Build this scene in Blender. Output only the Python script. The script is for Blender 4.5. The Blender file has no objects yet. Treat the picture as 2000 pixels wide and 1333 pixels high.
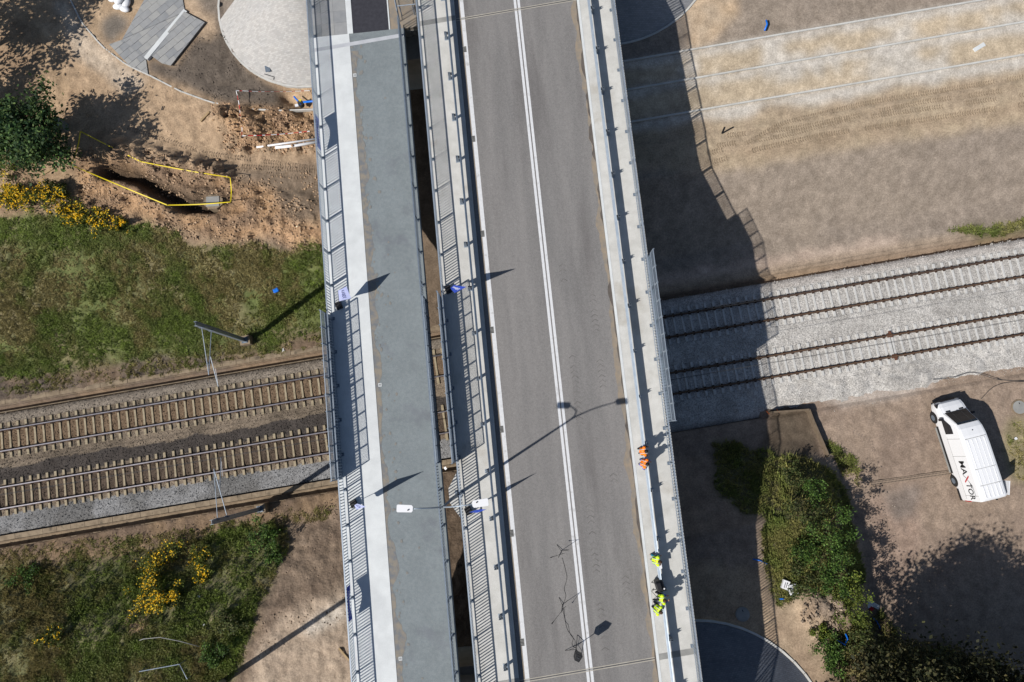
import bpy, bmesh, math, random
import numpy as np
from mathutils import Vector, Matrix
random.seed(7); RNG = np.random.default_rng(7)
SC = bpy.context.scene
COL = SC.collection

# ---------------------------------------------------------------- camera
F, CX, CY, CAMH = 1390., 1000., 666.5, 51.
nd = np.array([31.6, 184.7, F]); nd /= np.linalg.norm(nd)
ZA = -nd
YA = np.array([0, -1., 0]); YA -= YA.dot(nd)*nd; YA /= np.linalg.norm(YA)
XA = np.cross(YA, ZA)
RM = np.array([XA, YA, ZA])
cam = bpy.data.cameras.new('camera'); camo = bpy.data.objects.new('camera', cam); COL.objects.link(camo)
r_, u_, b_ = RM[:, 0], -RM[:, 1], -RM[:, 2]
camo.matrix_world = Matrix(((r_[0], u_[0], b_[0], 0), (r_[1], u_[1], b_[1], 0), (r_[2], u_[2], b_[2], CAMH), (0, 0, 0, 1)))
cam.sensor_width = 36; cam.lens = F/2000*36; cam.clip_end = 4000; cam.clip_start = .5
SC.camera = camo
# ---------------------------------------------------------------- light
SUNV = np.array([.8585, .5655])            # horizontal shadow shift for one metre of height
world = bpy.data.worlds.new('World'); SC.world = world; world.use_nodes = True
wn = world.node_tree; bg = wn.nodes['Background']
sky = wn.nodes.new('ShaderNodeTexSky'); sky.sky_type = 'NISHITA'; sky.sun_disc = False
sky.sun_elevation = math.radians(44.2); sky.sun_rotation = math.atan2(-SUNV[0], -SUNV[1])
sky.air_density = 1.0; sky.dust_density = .6
wn.links.new(sky.outputs[0], bg.inputs[0]); bg.inputs[1].default_value = .062
sl = bpy.data.lights.new('sun', 'SUN'); sl.energy = 4.6; sl.angle = math.radians(.53); sl.color = (1, .955, .89)
so = bpy.data.objects.new('sun', sl); COL.objects.link(so); so.location = (-40, -25, 60)
so.rotation_euler = Vector((SUNV[0], SUNV[1], -1)).to_track_quat('-Z', 'Y').to_euler()
SC.view_settings.view_transform = 'Standard'; SC.view_settings.look = 'None'
SC.view_settings.exposure = .42; SC.view_settings.gamma = 1
SC.render.resolution_x = 1024; SC.render.resolution_y = 682

# ---------------------------------------------------------------- geometry helpers
def p2w(x, y, z=0.):
    r = RM @ np.array([x-CX, y-CY, F]); t = (z-CAMH)/r[2]
    return np.array([r[0]*t, r[1]*t, z])
def w2p(P):
    P = np.asarray(P, float)
    c = (P - np.array([0, 0, CAMH])) @ RM
    return CX + c[..., 0]/c[..., 2]*F, CY + c[..., 1]/c[..., 2]*F
ZD = 9.6
EU = np.array([-0.10238913, 0.99474442]); EW = np.array([0.99474442, 0.10238913])
ET = np.array([.98542, .1701]); EQ = np.array([-.1701, .98542])       # along / across the railway
def B(u, w, z): return np.array([EU[0]*u+EW[0]*w, EU[1]*u+EW[1]*w, z])
def T(p, q, z): return np.array([ET[0]*p+EQ[0]*q, ET[1]*p+EQ[1]*q, z])
def uw(x, y, z=ZD):
    P = p2w(x, y, z)[:2]; return float(P@EU), float(P@EW)
def lin(c): 
    c = np.array(c, float)/255; return np.where(c < .04045, c/12.92, ((c+.055)/1.055)**2.4)
def alb(r, g, b, k=.62): return tuple((lin((r, g, b))*k).clip(.004, .85))

def hashn(ix, iy, s):
    h = (ix.astype(np.int64)*374761393 + iy.astype(np.int64)*668265263 + s*1442695041) & 0xffffffff
    h = ((h ^ (h >> 13))*1274126177) & 0xffffffff
    return ((h ^ (h >> 16)) & 0xffff)/65535.
def vnoise(x, y, s=0):
    ix, iy = np.floor(x), np.floor(y); fx, fy = x-ix, y-iy
    fx = fx*fx*(3-2*fx); fy = fy*fy*(3-2*fy)
    a = hashn(ix, iy, s); b = hashn(ix+1, iy, s); c = hashn(ix, iy+1, s); d = hashn(ix+1, iy+1, s)
    return (a*(1-fx)+b*fx)*(1-fy)+(c*(1-fx)+d*fx)*fy
def fbm(x, y, sc=1., o=4, s=0):
    r = 0; a = .5; t = 0
    for i in range(o):
        r = r+a*vnoise(x*sc, y*sc, s+i*17); t += a; a *= .5; sc *= 2.03
    return r/t
def sstep(a, b, x): 
    t = np.clip((x-a)/(b-a), 0, 1); return t*t*(3-2*t)
def inpoly(px, py, poly):
    r = np.zeros(np.shape(px), bool); n = len(poly)
    for i in range(n):
        x1, y1 = poly[i]; x2, y2 = poly[(i+1) % n]
        if y1 == y2: continue
        c = ((y1 > py) != (y2 > py)) & (px < (x2-x1)*(py-y1)/(y2-y1)+x1); r ^= c
    return r
def pldist(x, y, P):
    d = np.full(np.shape(x), 1e9); s = np.zeros(np.shape(x))
    for (x1, y1), (x2, y2) in zip(P[:-1], P[1:]):
        dx, dy = x2-x1, y2-y1; t = np.clip(((x-x1)*dx+(y-y1)*dy)/(dx*dx+dy*dy), 0, 1)
        e = np.hypot(x-x1-t*dx, y-y1-t*dy); side = np.sign(dx*(y-y1)-dy*(x-x1))
        m = e < d; d = np.where(m, e, d); s = np.where(m, side, s)
    return d, s

class MB:
    def __init__(s): s.v = []; s.f = []; s.m = []; s.c = []
    def add(s, vs, fs, m=0, c=None):
        o = len(s.v); s.v.extend([tuple(map(float, q)) for q in vs]); s.f.extend([tuple(i+o for i in f) for f in fs]); s.m.extend([m]*len(fs))
        if c is not None: s.c.extend([c]*len(vs))
        return s
    def hexa(s, P, m=0): # P: 4 bottom ccw, 4 top
        return s.add(P, [(3, 2, 1, 0), (4, 5, 6, 7), (0, 1, 5, 4), (1, 2, 6, 5), (2, 3, 7, 6), (3, 0, 4, 7)], m)
    def box(s, c, sz, rot=0., m=0, M=None):
        hx, hy, hz = [a/2 for a in sz]; P = []
        for z in (-hz, hz):
            for x, y in ((-hx, -hy), (hx, -hy), (hx, hy), (-hx, hy)):
                v = Vector((x, y, z)); v = (M @ v) if M is not None else v
                ca, sa = math.cos(rot), math.sin(rot)
                P.append((c[0]+v.x*ca-v.y*sa, c[1]+v.x*sa+v.y*ca, c[2]+v.z))
        return s.hexa(P, m)
    def fbox(s, fr, a0, a1, b0, b1, z0, z1, m=0):   # box in the bridge (B) or track (T) frame
        o = [(a0, b0), (a0, b1), (a1, b1), (a1, b0)]
        return s.hexa([fr(a, b, z0) for a, b in o]+[fr(a, b, z1) for a, b in o], m)
    def tube(s, path, r, n=8, m=0, cap=True):
        path = [np.array(p, float) for p in path]; k = len(path)
        rs = r if hasattr(r, '__len__') else [r]*k
        vs = []; fs = []; up = None
        for i, p in enumerate(path):
            d = path[min(i+1, k-1)]-path[max(i-1, 0)]; d = d/(np.linalg.norm(d)+1e-9)
            if up is None: up = np.array([0, 0, 1.]) if abs(d[2]) < .9 else np.array([1., 0, 0])
            a = np.cross(d, up); a /= np.linalg.norm(a)+1e-9; b = np.cross(a, d); up = b
            for j in range(n):
                t = 2*math.pi*j/n; vs.append(p+rs[i]*(a*math.cos(t)+b*math.sin(t)))
        for i in range(k-1):
            for j in range(n):
                j2 = (j+1) % n; fs.append((i*n+j, i*n+j2, (i+1)*n+j2, (i+1)*n+j))
        if cap: fs.append(tuple(range(n-1, -1, -1))); fs.append(tuple((k-1)*n+j for j in range(n)))
        return s.add(vs, fs, m)
    def prism(s, poly, z0, z1, m=0):
        n = len(poly); vs = [(x, y, z0) for x, y in poly]+[(x, y, z1) for x, y in poly]
        fs = [tuple(range(n-1, -1, -1)), tuple(range(n, 2*n))]+[(i, (i+1) % n, n+(i+1) % n, n+i) for i in range(n)]
        return s.add(vs, fs, m)
    def cyl(s, c, r, h, n=16, m=0, r2=None):
        return s.tube([c, (c[0], c[1], c[2]+h)], [r, r if r2 is None else r2], n, m)
    def ball(s, c, r, sc=(1, 1, 1), n=10, k=6, m=0, M=None):
        vs = []; fs = []
        for i in range(k+1):
            t = math.pi*i/k
            for j in range(n):
                a = 2*math.pi*j/n; v = Vector((r*sc[0]*math.sin(t)*math.cos(a), r*sc[1]*math.sin(t)*math.sin(a), r*sc[2]*math.cos(t)))
                if M is not None: v = M @ v
                vs.append((c[0]+v.x, c[1]+v.y, c[2]+v.z))
        for i in range(k):
            for j in range(n): fs.append((i*n+j, (i+1)*n+j, (i+1)*n+(j+1) % n, i*n+(j+1) % n))
        return s.add(vs, fs, m)
    def mesh(s, name, mats, off=(0, 0, 0), smooth=False):
        me = bpy.data.meshes.new(name)
        v = np.array(s.v)-np.array(off) if len(s.v) else np.zeros((0, 3))
        me.from_pydata(v.tolist(), [], s.f)
        for m in (mats if isinstance(mats, (list, tuple)) else [mats]): me.materials.append(m)
        me.polygons.foreach_set('material_index', s.m)
        if s.c:
            a = me.color_attributes.new('Col', 'FLOAT_COLOR', 'POINT'); a.data.foreach_set('color', np.array([tuple(c)+(1,) for c in s.c], np.float32).ravel())
        if smooth: me.polygons.foreach_set('use_smooth', [True]*len(me.polygons))
        me.update(); return me
    def build(s, name, mats, parent=None, smooth=False):
        off = wloc(parent) if parent is not None else (0, 0, 0)
        o = bpy.data.objects.new(name, s.mesh(name, mats, off, smooth)); COL.objects.link(o)
        if parent is not None: o.parent = parent
        return o
def wloc(o):
    l = np.zeros(3)
    while o is not None: l = l+np.array(o.location); o = o.parent
    return l
def tag(o, label, cat, group=None):
    o['label'] = label; o['category'] = cat
    if group: o['group'] = group
    return o
def struct(o, kind='structure'): o['kind'] = kind; return o
def empty(name, loc, label, cat, group=None):
    o = bpy.data.objects.new(name, None); COL.objects.link(o); o.location = tuple(map(float, loc)); o.empty_display_size = .3
    return tag(o, label, cat, group)
def inst(name, me, loc, parent, rz=0., world=True):
    o = bpy.data.objects.new(name, me); COL.objects.link(o); o.parent = parent
    l = np.array(loc)-(wloc(parent) if world else 0); o.location = tuple(l); o.rotation_euler = (0, 0, rz); return o
ANGU = math.atan2(EU[1], EU[0])-math.pi/2      # rotation of the bridge frame (local x = w, local y = u)
ANGT = math.atan2(ET[1], ET[0])                # rotation of the track frame (local x = p, local y = q)

# ---------------------------------------------------------------- materials
MATS = {}
def mat(name, c1, c2=None, sc=3., rough=.8, bump=0., bsc=None, metal=0., detail=5., contrast=.5, stretch=None, c3=None, sc3=.6, spec=.3, c3lim=(.55, .7), grain=None, attr=False, transl=0., vor=0.):
    m = bpy.data.materials.new(name); m.use_nodes = True; nt = m.node_tree; N = nt.nodes; L = nt.links
    p = N['Principled BSDF']; p.inputs['Roughness'].default_value = rough; p.inputs['Metallic'].default_value = metal
    p.inputs['Specular IOR Level'].default_value = spec
    geo = N.new('ShaderNodeNewGeometry'); vec = geo.outputs['Position']
    if stretch is not None:
        mp = N.new('ShaderNodeMapping'); mp.inputs['Rotation'].default_value = (0, 0, -stretch[0]); mp.inputs['Scale'].default_value = stretch[1]
        mp.vector_type = 'POINT'
        rot = N.new('ShaderNodeVectorRotate'); rot.rotation_type = 'Z_AXIS'; rot.inputs['Angle'].default_value = -stretch[0]; L.new(vec, rot.inputs['Vector'])
        mul = N.new('ShaderNodeVectorMath'); mul.operation = 'MULTIPLY'; mul.inputs[1].default_value = stretch[1]; L.new(rot.outputs[0], mul.inputs[0]); vec = mul.outputs[0]
        N.remove(mp)
    def noise(s, d=detail):
        n = N.new('ShaderNodeTexNoise'); n.inputs['Scale'].default_value = s; n.inputs['Detail'].default_value = d; n.inputs['Roughness'].default_value = .6; L.new(vec, n.inputs['Vector']); return n.outputs['Fac']
    def ramp(src, a, b):
        r = N.new('ShaderNodeMapRange'); r.inputs['From Min'].default_value = a; r.inputs['From Max'].default_value = b; r.interpolation_type = 'SMOOTHSTEP'; L.new(src, r.inputs['Value']); return r.outputs['Result']
    def mix(f, a, b, mode='MIX'):
        x = N.new('ShaderNodeMix'); x.data_type = 'RGBA'; x.blend_type = mode
        if hasattr(f, 'is_linked') or not isinstance(f, (int, float)): L.new(f, x.inputs[0])
        else: x.inputs[0].default_value = f
        for i, k in ((6, a), (7, b)):
            if isinstance(k, tuple): x.inputs[i].default_value = (*k[:3], 1)
            else: L.new(k, x.inputs[i])
        return x.outputs[2]
    colr = None
    if attr:
        at = N.new('ShaderNodeVertexColor'); at.layer_name = 'Col'; base = at.outputs['Color']
        if sc:
            f = ramp(noise(sc), .5-contrast*.5, .5+contrast*.5)
            colr = mix(1., base, mix(f, (.82, .81, .80), (1.15, 1.15, 1.15)), 'MULTIPLY')
            f2 = ramp(noise(sc*4.7, 3), .3, .7); colr = mix(1., colr, mix(f2, (.9, .897, .893), (1.08, 1.08, 1.08)), 'MULTIPLY')
        else: colr = base
    elif c2 is not None:
        f = ramp(noise(sc), .5-contrast*.5, .5+contrast*.5); colr = mix(f, c1, c2)
        if c3 is not None: colr = mix(ramp(noise(sc3), *c3lim), colr, c3)
    if vor:
        v = N.new('ShaderNodeTexVoronoi'); v.inputs['Scale'].default_value = vor; L.new(vec, v.inputs['Vector'])
        sx = N.new('ShaderNodeSeparateColor'); L.new(v.outputs['Color'], sx.inputs[0])
        colr = mix(1., colr, mix(sx.outputs[0], (.6, .6, .6), (1.42, 1.4, 1.38)), 'MULTIPLY')
        bp = N.new('ShaderNodeBump'); bp.inputs['Strength'].default_value = .7; bp.inputs['Distance'].default_value = .02; bp.invert = True
        L.new(v.outputs['Distance'], bp.inputs['Height']); L.new(bp.outputs[0], p.inputs['Normal'])
    if grain:
        if colr is None: colr = mix(0., c1, c1)
        for gs, ga in grain:
            gn = N.new('ShaderNodeTexNoise'); gn.inputs['Scale'].default_value = gs; gn.inputs['Detail'].default_value = 2.; L.new(geo.outputs['Position'], gn.inputs['Vector'])
            colr = mix(1., colr, mix(ramp(gn.outputs['Fac'], .3, .7), (1-ga, 1-ga, 1-ga), (1+ga, 1+ga, 1+ga)), 'MULTIPLY')
    if colr is None: p.inputs['Base Color'].default_value = (*c1[:3], 1)
    else: L.new(colr, p.inputs['Base Color'])
    if bump and not vor:
        bp = N.new('ShaderNodeBump'); bp.inputs['Strength'].default_value = .8; bp.inputs['Distance'].default_value = bump
        L.new(noise(bsc or sc*4, 4), bp.inputs['Height']); L.new(bp.outputs[0], p.inputs['Normal'])
    if transl:
        out = N['Material Output']; tr = N.new('ShaderNodeBsdfTranslucent'); ms = N.new('ShaderNodeMixShader'); ms.inputs[0].default_value = transl
        if colr is None: tr.inputs[0].default_value = (*c1[:3], 1)
        else: L.new(colr, tr.inputs[0])
        L.new(p.outputs[0], ms.inputs[1]); L.new(tr.outputs[0], ms.inputs[2]); L.new(ms.outputs[0], out.inputs[0])
    MATS[name] = m; return m
M_ground = mat('soil', (1, 1, 1), sc=1.6, attr=True, bump=.16, bsc=4.5, rough=.95, contrast=.55, spec=.1, grain=((11., .13), (26., .12)))
for nd_ in M_ground.node_tree.nodes:
    if nd_.type == 'BUMP': M_ground.node_tree.links.new([x for x in M_ground.node_tree.nodes if x.type == 'VERTEX_COLOR'][0].outputs['Alpha'], nd_.inputs['Strength'])
M_ballast = mat('ballast', (1, 1, 1), sc=1.1, attr=True, vor=23., rough=.95, contrast=.5, spec=.1)
M_stone = mat('ballast_stone', (1, 1, 1), sc=0, attr=True, rough=.9, spec=.15)
M_conc = mat('concrete', grain=((2.2, .04), (20., .05)), c1=alb(206, 205, 200), c2=alb(224, 223, 219), sc=.9, rough=.85, bump=.004, bsc=40, c3=alb(196, 192, 184), sc3=.35)
M_concw = mat('concrete_pale', grain=((1.7, .035), (20., .04)), c1=alb(222, 226, 228), c2=alb(236, 240, 241), sc=.7, rough=.8, bump=.003, bsc=40)
M_concold = mat('concrete_old', alb(132, 116, 96), alb(168, 150, 126), sc=2.2, rough=.9, bump=.02, bsc=12, c3=alb(110, 98, 82), sc3=1.3)
M_concd = mat('concrete_grey', alb(150, 150, 148), alb(172, 172, 168), sc=1.4, rough=.9, bump=.006, bsc=20)
SU = (ANGU, (1., .12, 1.))
M_asph = mat('asphalt_road', grain=((9., .05), (24., .12)), c1=alb(129, 127, 126), c2=alb(149, 146, 144), sc=1.2, rough=.85, bump=.006, bsc=90, stretch=SU, contrast=.7, c3=alb(122, 119, 118), sc3=.7, c3lim=(.5, .75))
M_asphc = mat('asphalt_cycle', grain=((1.1, .05), (24., .1)), c1=alb(131, 140, 144), c2=alb(143, 151, 154), sc=5, rough=.85, bump=.005, bsc=90, c3=alb(126, 132, 138), sc3=.5)
M_asphb = mat('asphalt_black', alb(52, 52, 60), alb(66, 66, 74), sc=5, rough=.8, bump=.006, bsc=80)
M_sand = mat('sand_dust', alb(166, 150, 130), alb(142, 136, 128), sc=3, rough=.95)
M_film = mat('sand_film', alb(124, 128, 133), alb(156, 147, 133), sc=2.6, rough=.95, contrast=.35)
M_paint = mat('road_paint', alb(226, 228, 232), alb(240, 241, 243), sc=6, rough=.7, c3=alb(205, 205, 206), sc3=2.)
M_galv = mat('galvanised_steel', alb(166, 180, 196), alb(190, 202, 214), sc=3., rough=.45, metal=.45, spec=.5)
M_galvd = mat('galvanised_dull', alb(120, 134, 150), alb(142, 154, 168), sc=4., rough=.5, metal=.35)
M_steeld = mat('dark_steel', alb(64, 66, 70), alb(84, 86, 90), sc=8, rough=.6, metal=.3)
M_railtop = mat('rail_steel_left', alb(150, 146, 152), alb(176, 172, 178), sc=4, rough=.35, metal=.6)
M_railweb = mat('rail_web_rust_shade', alb(66, 50, 42), alb(84, 64, 52), sc=6, rough=.9)  # rust tone also paints the shaded sides and shadow line of the rails
M_railrust = mat('rail_rust', alb(92, 72, 58), alb(120, 95, 76), sc=6, rough=.75, metal=.15)
M_sleepl = mat('sleeper_tan', alb(160, 146, 120), alb(186, 172, 146), sc=5, rough=.9, bump=.01, bsc=30)
M_sleepr = mat('sleeper_grey', alb(204, 203, 200), alb(222, 221, 219), sc=5, rough=.9, bump=.01, bsc=30)
M_white = mat('white_paint', alb(238, 240, 244, .72), rough=.3, spec=.5)
M_whitep = mat('white_plastic', alb(235, 236, 240, .72), rough=.5)
M_black = mat('black_plastic', (.012, .012, .014), rough=.5)
M_rubber = mat('rubber', (.018, .018, .019), rough=.85)
M_glass = mat('dark_glass', (.012, .014, .018), rough=.06, spec=.6)
M_red = mat('red_paint', alb(200, 30, 40), rough=.5)
M_blue = mat('blue_plastic', alb(0, 110, 215, .8), rough=.4)
M_yel = mat('yellow_tape', alb(232, 208, 36, .7), rough=.5)
M_wood = mat('raw_timber', alb(170, 145, 110), alb(195, 170, 132), sc=6, rough=.9)
M_leaf = mat('leaves', (1, 1, 1), sc=0, attr=True, rough=.65, spec=.25, transl=.35)
M_bark = mat('bark', alb(85, 70, 55), alb(115, 98, 80), sc=8, rough=.95, bump=.02, bsc=20)
M_fabw = mat('flag_white_shade', alb(190, 198, 240, .8), alb(205, 212, 246, .8), sc=3, rough=.8, transl=.35)  # lavender tint paints the shade on white cloth into its base colour
M_fabb = mat('flag_blue', alb(44, 70, 170, .8), alb(54, 84, 188, .8), sc=3, rough=.8, transl=.25)
M_ink = mat('navy_print', alb(30, 44, 110), rough=.8)

# ---------------------------------------------------------------- terrain
qp = [-80, -20, -15, -10.8, -8.2, -3.4, -2.0, -1.4, 8.6, 9.2, 11, 16, 17, 25, 34, 90]
qz = [4.2, 3.9, 3.62, 3.3, 2.95, .05, .0, -.1, -.1, .12, .15, 3.4, 3.55, 3.85, 4.1, 4.6]
def qq(x, y, z=0.): return float(p2w(x, y, z)[:2]@EQ)
K1, K2, K3 = qq(1680, 42, 3.9), qq(1680, 99, 3.8), qq(1680, 163, 3.7)
EAST = [tuple(p2w(x, y, z)[:2]) for x, y, z in ((1572, 780, 0), (1578, 806, .2), (1606, 860, .4), (1632, 920, .5), (1652, 1000, .5), (1676, 1090, .5), (1690, 1180, .6), (1700, 1290, .6), (1720, 1420, .6))]
def gz(x, y):
    x = np.asarray(x, float); y = np.asarray(y, float)
    q = EQ[0]*x+EQ[1]*y; p = ET[0]*x+ET[1]*y; u = EU[0]*x+EU[1]*y; w = EW[0]*x+EW[1]*y
    z = np.interp(q, qp, qz)
    d, s = pldist(x, y, EAST)
    e = sstep(-2.6, .9, np.where(s > 0, d, -d)) * sstep(1., -1.5, q) * (p > 12)
    z = z*(1-e)+(-.14)*e
    # stepped road bed beside the bridge
    t = np.where((q < K1) & (q > K2), (q-K2)/(K1-K2), np.where((q < K2) & (q > K3), (q-K3)/(K2-K3), np.where((q <= K3) & (q > K3-1.6), (q-K3+1.6)/1.6, -1)))
    z = np.where((t >= 0) & (p > 3), z+.17*(t-.5), z)
    # embankment behind the abutments and its quarter cones
    def rect(du, w0, w1):
        dw = np.maximum(np.maximum(w0-w, w-w1), 0); return np.hypot(np.maximum(du, 0), dw)
    zc = np.maximum(9.0-rect(34.6-u, -9.8, 8.9)*.645, 9.0-rect(u+20.8, -7.5, 8.75)*.655)
    r = np.hypot(x+15.79, y-30.64); zc = np.maximum(zc, np.minimum(4.05+(6.4-r)*.72, 8.6))
    return np.maximum(z, np.minimum(zc, 9.0))
def gzs(x, y): return float(gz(np.array([x]), np.array([y]))[0])
def p2g(px, py):
    z = 1.
    for _ in range(14): P = p2w(px, py, z); z = .5*z+.5*gzs(P[0], P[1])
    P = p2w(px, py, z); P[2] = gzs(P[0], P[1]); return P

def axis(lo, hi, st, far, extra=()):
    a = list(np.arange(lo, hi+1e-6, st)); g = st; o1 = []; o2 = []; x = lo; y = hi
    while x > -far: g *= 1.5; x -= g; o1.append(x)
    g = st
    while y < far: g *= 1.5; y += g; o2.append(y)
    a = np.array(o1[::-1]+a+o2); 
    for e in extra: a = np.append(a[np.abs(a-e) > .03], e)
    return np.sort(a)
PA = axis(-46, 43, .17, 1800)
DR = ((8.06, 8.09, 8.5, 8.53), (-1.56, -1.53, -1.13, -1.10))
QA = axis(-25, 42, .17, 1800, sum(DR, ()))
PG, QG = np.meshgrid(PA, QA)
GX = ET[0]*PG+EQ[0]*QG; GY = ET[1]*PG+EQ[1]*QG
GZ = gz(GX, GY)
near = (np.abs(PG) < 47) & (QG > -27) & (QG < 44)
ppx, ppy = w2p(np.stack([GX, GY, GZ], -1))
ppx = np.where(near, ppx, -9999); ppy = np.where(near, ppy, -9999)
wx = (fbm(GX, GY, .9, 4, 3)-.5)*46; wy = (fbm(GX, GY, .9, 4, 9)-.5)*46
n1 = fbm(GX, GY, .35, 4, 21); n2 = fbm(GX, GY, 1.3, 4, 33); n3 = fbm(GX, GY, 3.1, 3, 41); n0 = fbm(GX, GY, .12, 3, 51)
UG = EU[0]*GX+EU[1]*GY; WG = EW[0]*GX+EW[1]*GY
C = np.empty(GX.shape+(3,))
def soil(c):
    a = np.array(alb(*c)); g = a.mean(); return (a*.78+g*.22)*1.32
def setc(mask, c1, c2=None, f=None):
    a = soil(c1); col = a if c2 is None else a*(1-f[..., None])+soil(c2)*f[..., None]
    m = np.clip(mask.astype(float), 0, 1)[..., None]; C[:] = C*(1-m)+col*m
def PM(poly, k=1.): return inpoly(ppx+wx*k, ppy+wy*k, poly)
C[:] = soil((150, 126, 100))
rough = np.full(GX.shape, .06)
west = PG < 0
setc(near | ~near, (152, 126, 98), (132, 110, 90), sstep(.35, .65, n1))
# outer country: mixed grass
setc(~near, (92, 92, 58), (120, 108, 80), sstep(.4, .6, n0))
# top-left working area
TLsand = PM([(-300, -300), (640, -300), (640, 480), (560, 470), (440, 470), (330, 445), (180, 445), (120, 420), (-300, 440)], .6)
setc(TLsand, (176, 146, 110), (150, 122, 92), sstep(.35, .68, n2))
setc(PM([(60, 40), (190, 80), (420, 200), (620, 260), (620, 330), (300, 330), (130, 160)], .8), (186, 156, 120), (168, 140, 108), sstep(.3, .7, n1))
setc(PM([(130, 0), (185, 80), (290, 160), (250, 190), (150, 110), (100, 0)], .4), (186, 166, 142))
setc(PM([(420, 205), (520, 215), (610, 225), (612, 270), (480, 290)], .7), (190, 148, 100), (140, 110, 82), sstep(.42, .62, n2))
setc(PM([(400, 330), (640, 320), (640, 420), (560, 440), (450, 400)], .7), (140, 120, 98), (118, 100, 82), sstep(.35, .65, n2))
setc(PM([(150, 310), (300, 320), (470, 350), (560, 400), (600, 470), (420, 460), (300, 430), (150, 400)], .8), (182, 142, 98), (132, 106, 82), sstep(.42, .62, n2))
setc(PM([(195, 330), (260, 335), (330, 352), (440, 365), (460, 400), (380, 405), (300, 370)], .5), (112, 92, 72), (146, 116, 86), sstep(.4, .65, n2))
setc(PM([(480, 450), (640, 430), (640, 520), (600, 500), (560, 470)], .6), (182, 142, 100))
setc(PM([(360, 0), (500, 0), (440, 40), (470, 120), (545, 175), (545, 212), (430, 200), (286, 140), (290, 110), (340, 130), (405, 45)], .1), (108, 96, 84), (92, 82, 73), n2)
setc(PM([(340, -20), (425, -20), (420, 70), (400, 80)], .3), (176, 150, 120))
setc(PM([(360, -40), (520, -40), (430, 35), (400, 20)], .25), (128, 115, 102))
setc(PM([(130, -30), (310, -30), (230, 85), (190, 75)], .15), (172, 144, 110))
setc(PM([(200, 40), (230, 25), (255, 35), (250, 60), (215, 85), (200, 70)], .3), (128, 118, 106), (104, 96, 88), n2)
# grassy slopes on the left (grass itself is geometry)
GN = PM([(-400, 440), (120, 425), (200, 440), (330, 440), (385, 482), (450, 472), (520, 486), (560, 495), (600, 478), (640, 490), (640, 640), (500, 690), (300, 692), (200, 722), (-400, 745)], .7)
setc(GN, (112, 112, 68), (136, 124, 86), sstep(.35, .7, n2))
setc(GN & (n1 > .5), (88, 104, 46), (108, 112, 60), n2)
strip = west & (QG > 8.5) & (QG < 11.3) & ~GN
setc(strip, (126, 104, 82), (96, 84, 74), sstep(.4, .62, n1*.5+n2*.5))
SD = west & (QG < -1.0)
setc(SD, (132, 110, 86), (104, 90, 76), sstep(.35, .65, n2))
setc(SD & (QG < -1.5) & (QG > -4.2), (140, 114, 84), (112, 92, 74), sstep(.4, .6, n2))
setc(SD & PM([(480, 1080), (560, 1020), (700, 980), (760, 1400), (430, 1400), (470, 1290), (530, 1200)], .5), (146, 124, 102), (122, 102, 84), sstep(.4, .65, n2))
setc(SD & PM([(560, 1190), (680, 1150), (700, 1400), (460, 1400), (500, 1270)], .5), (176, 154, 130), (160, 140, 118), n2)
setc(SD & PM([(590, 1225), (670, 1175), (680, 1205), (610, 1245)], .4), (196, 184, 168))
GS = SD & PM([(-400, 1125), (230, 1092), (420, 1045), (545, 1018), (565, 1060), (525, 1150), (500, 1200), (470, 1280), (430, 1420), (-400, 1420)], .6)
setc(GS, (108, 112, 64), (130, 120, 84), sstep(.35, .7, n2))
setc(GS & PM([(240, 1200), (290, 1195), (285, 1235), (250, 1235)], .5), (178, 140, 108))
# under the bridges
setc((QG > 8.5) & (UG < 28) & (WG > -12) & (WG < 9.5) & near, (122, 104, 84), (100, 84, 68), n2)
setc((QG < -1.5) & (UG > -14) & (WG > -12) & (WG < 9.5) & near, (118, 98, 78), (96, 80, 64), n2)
# right: smooth graded slope, stepped road bed, sand
E_ = PG > 6
setc(E_ & (QG > 8.4), (150, 135, 119), (140, 126, 112), sstep(.3, .7, n1))
setc(E_ & PM([(1190, 330), (1390, 335), (1500, 322), (1600, 302), (1700, 287), (1850, 262), (2200, 215), (2200, 60), (1190, 260)], .35), (176, 156, 126), (160, 140, 114), sstep(.35, .65, n2))
setc(E_ & PM([(1400, 300), (1500, 285), (1700, 250), (2200, 175), (2200, 190), (1700, 265), (1500, 305)], .3), (160, 138, 110))
bed = E_ & (QG < K1) & (QG > K3)
setc(bed, (184, 165, 136), (188, 180, 168), sstep(.54, .64, fbm(GX, GY, .35, 4, 77)*.75+.25*n2))
setc(bed & (np.minimum(np.abs(QG-K1+.25), np.abs(QG-K2+.25)) < .32+.5*(n2-.5)), (188, 181, 171))
setc(E_ & (QG <= K3) & (QG > K3-.75-1.2*(n1-.5)), (188, 181, 171))
setc(E_ & (QG > 9.0) & (QG < 9.75+.5*(n2-.5)) & (PG < 29), (176, 158, 140), (186, 160, 142), n2)
setc(E_ & (QG > 8.4) & (QG <= 9.1), (150, 130, 108))
setc(E_ & PM([(1330, -10), (1450, -20), (1440, 30), (1400, 75), (1350, 100)], .4), (196, 176, 150), (176, 144, 104), n2)
setc(E_ & (QG > 8.4) & PM([(1880, 445), (2200, 410), (2200, 440), (1900, 465)], .6), (100, 98, 62))
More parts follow.
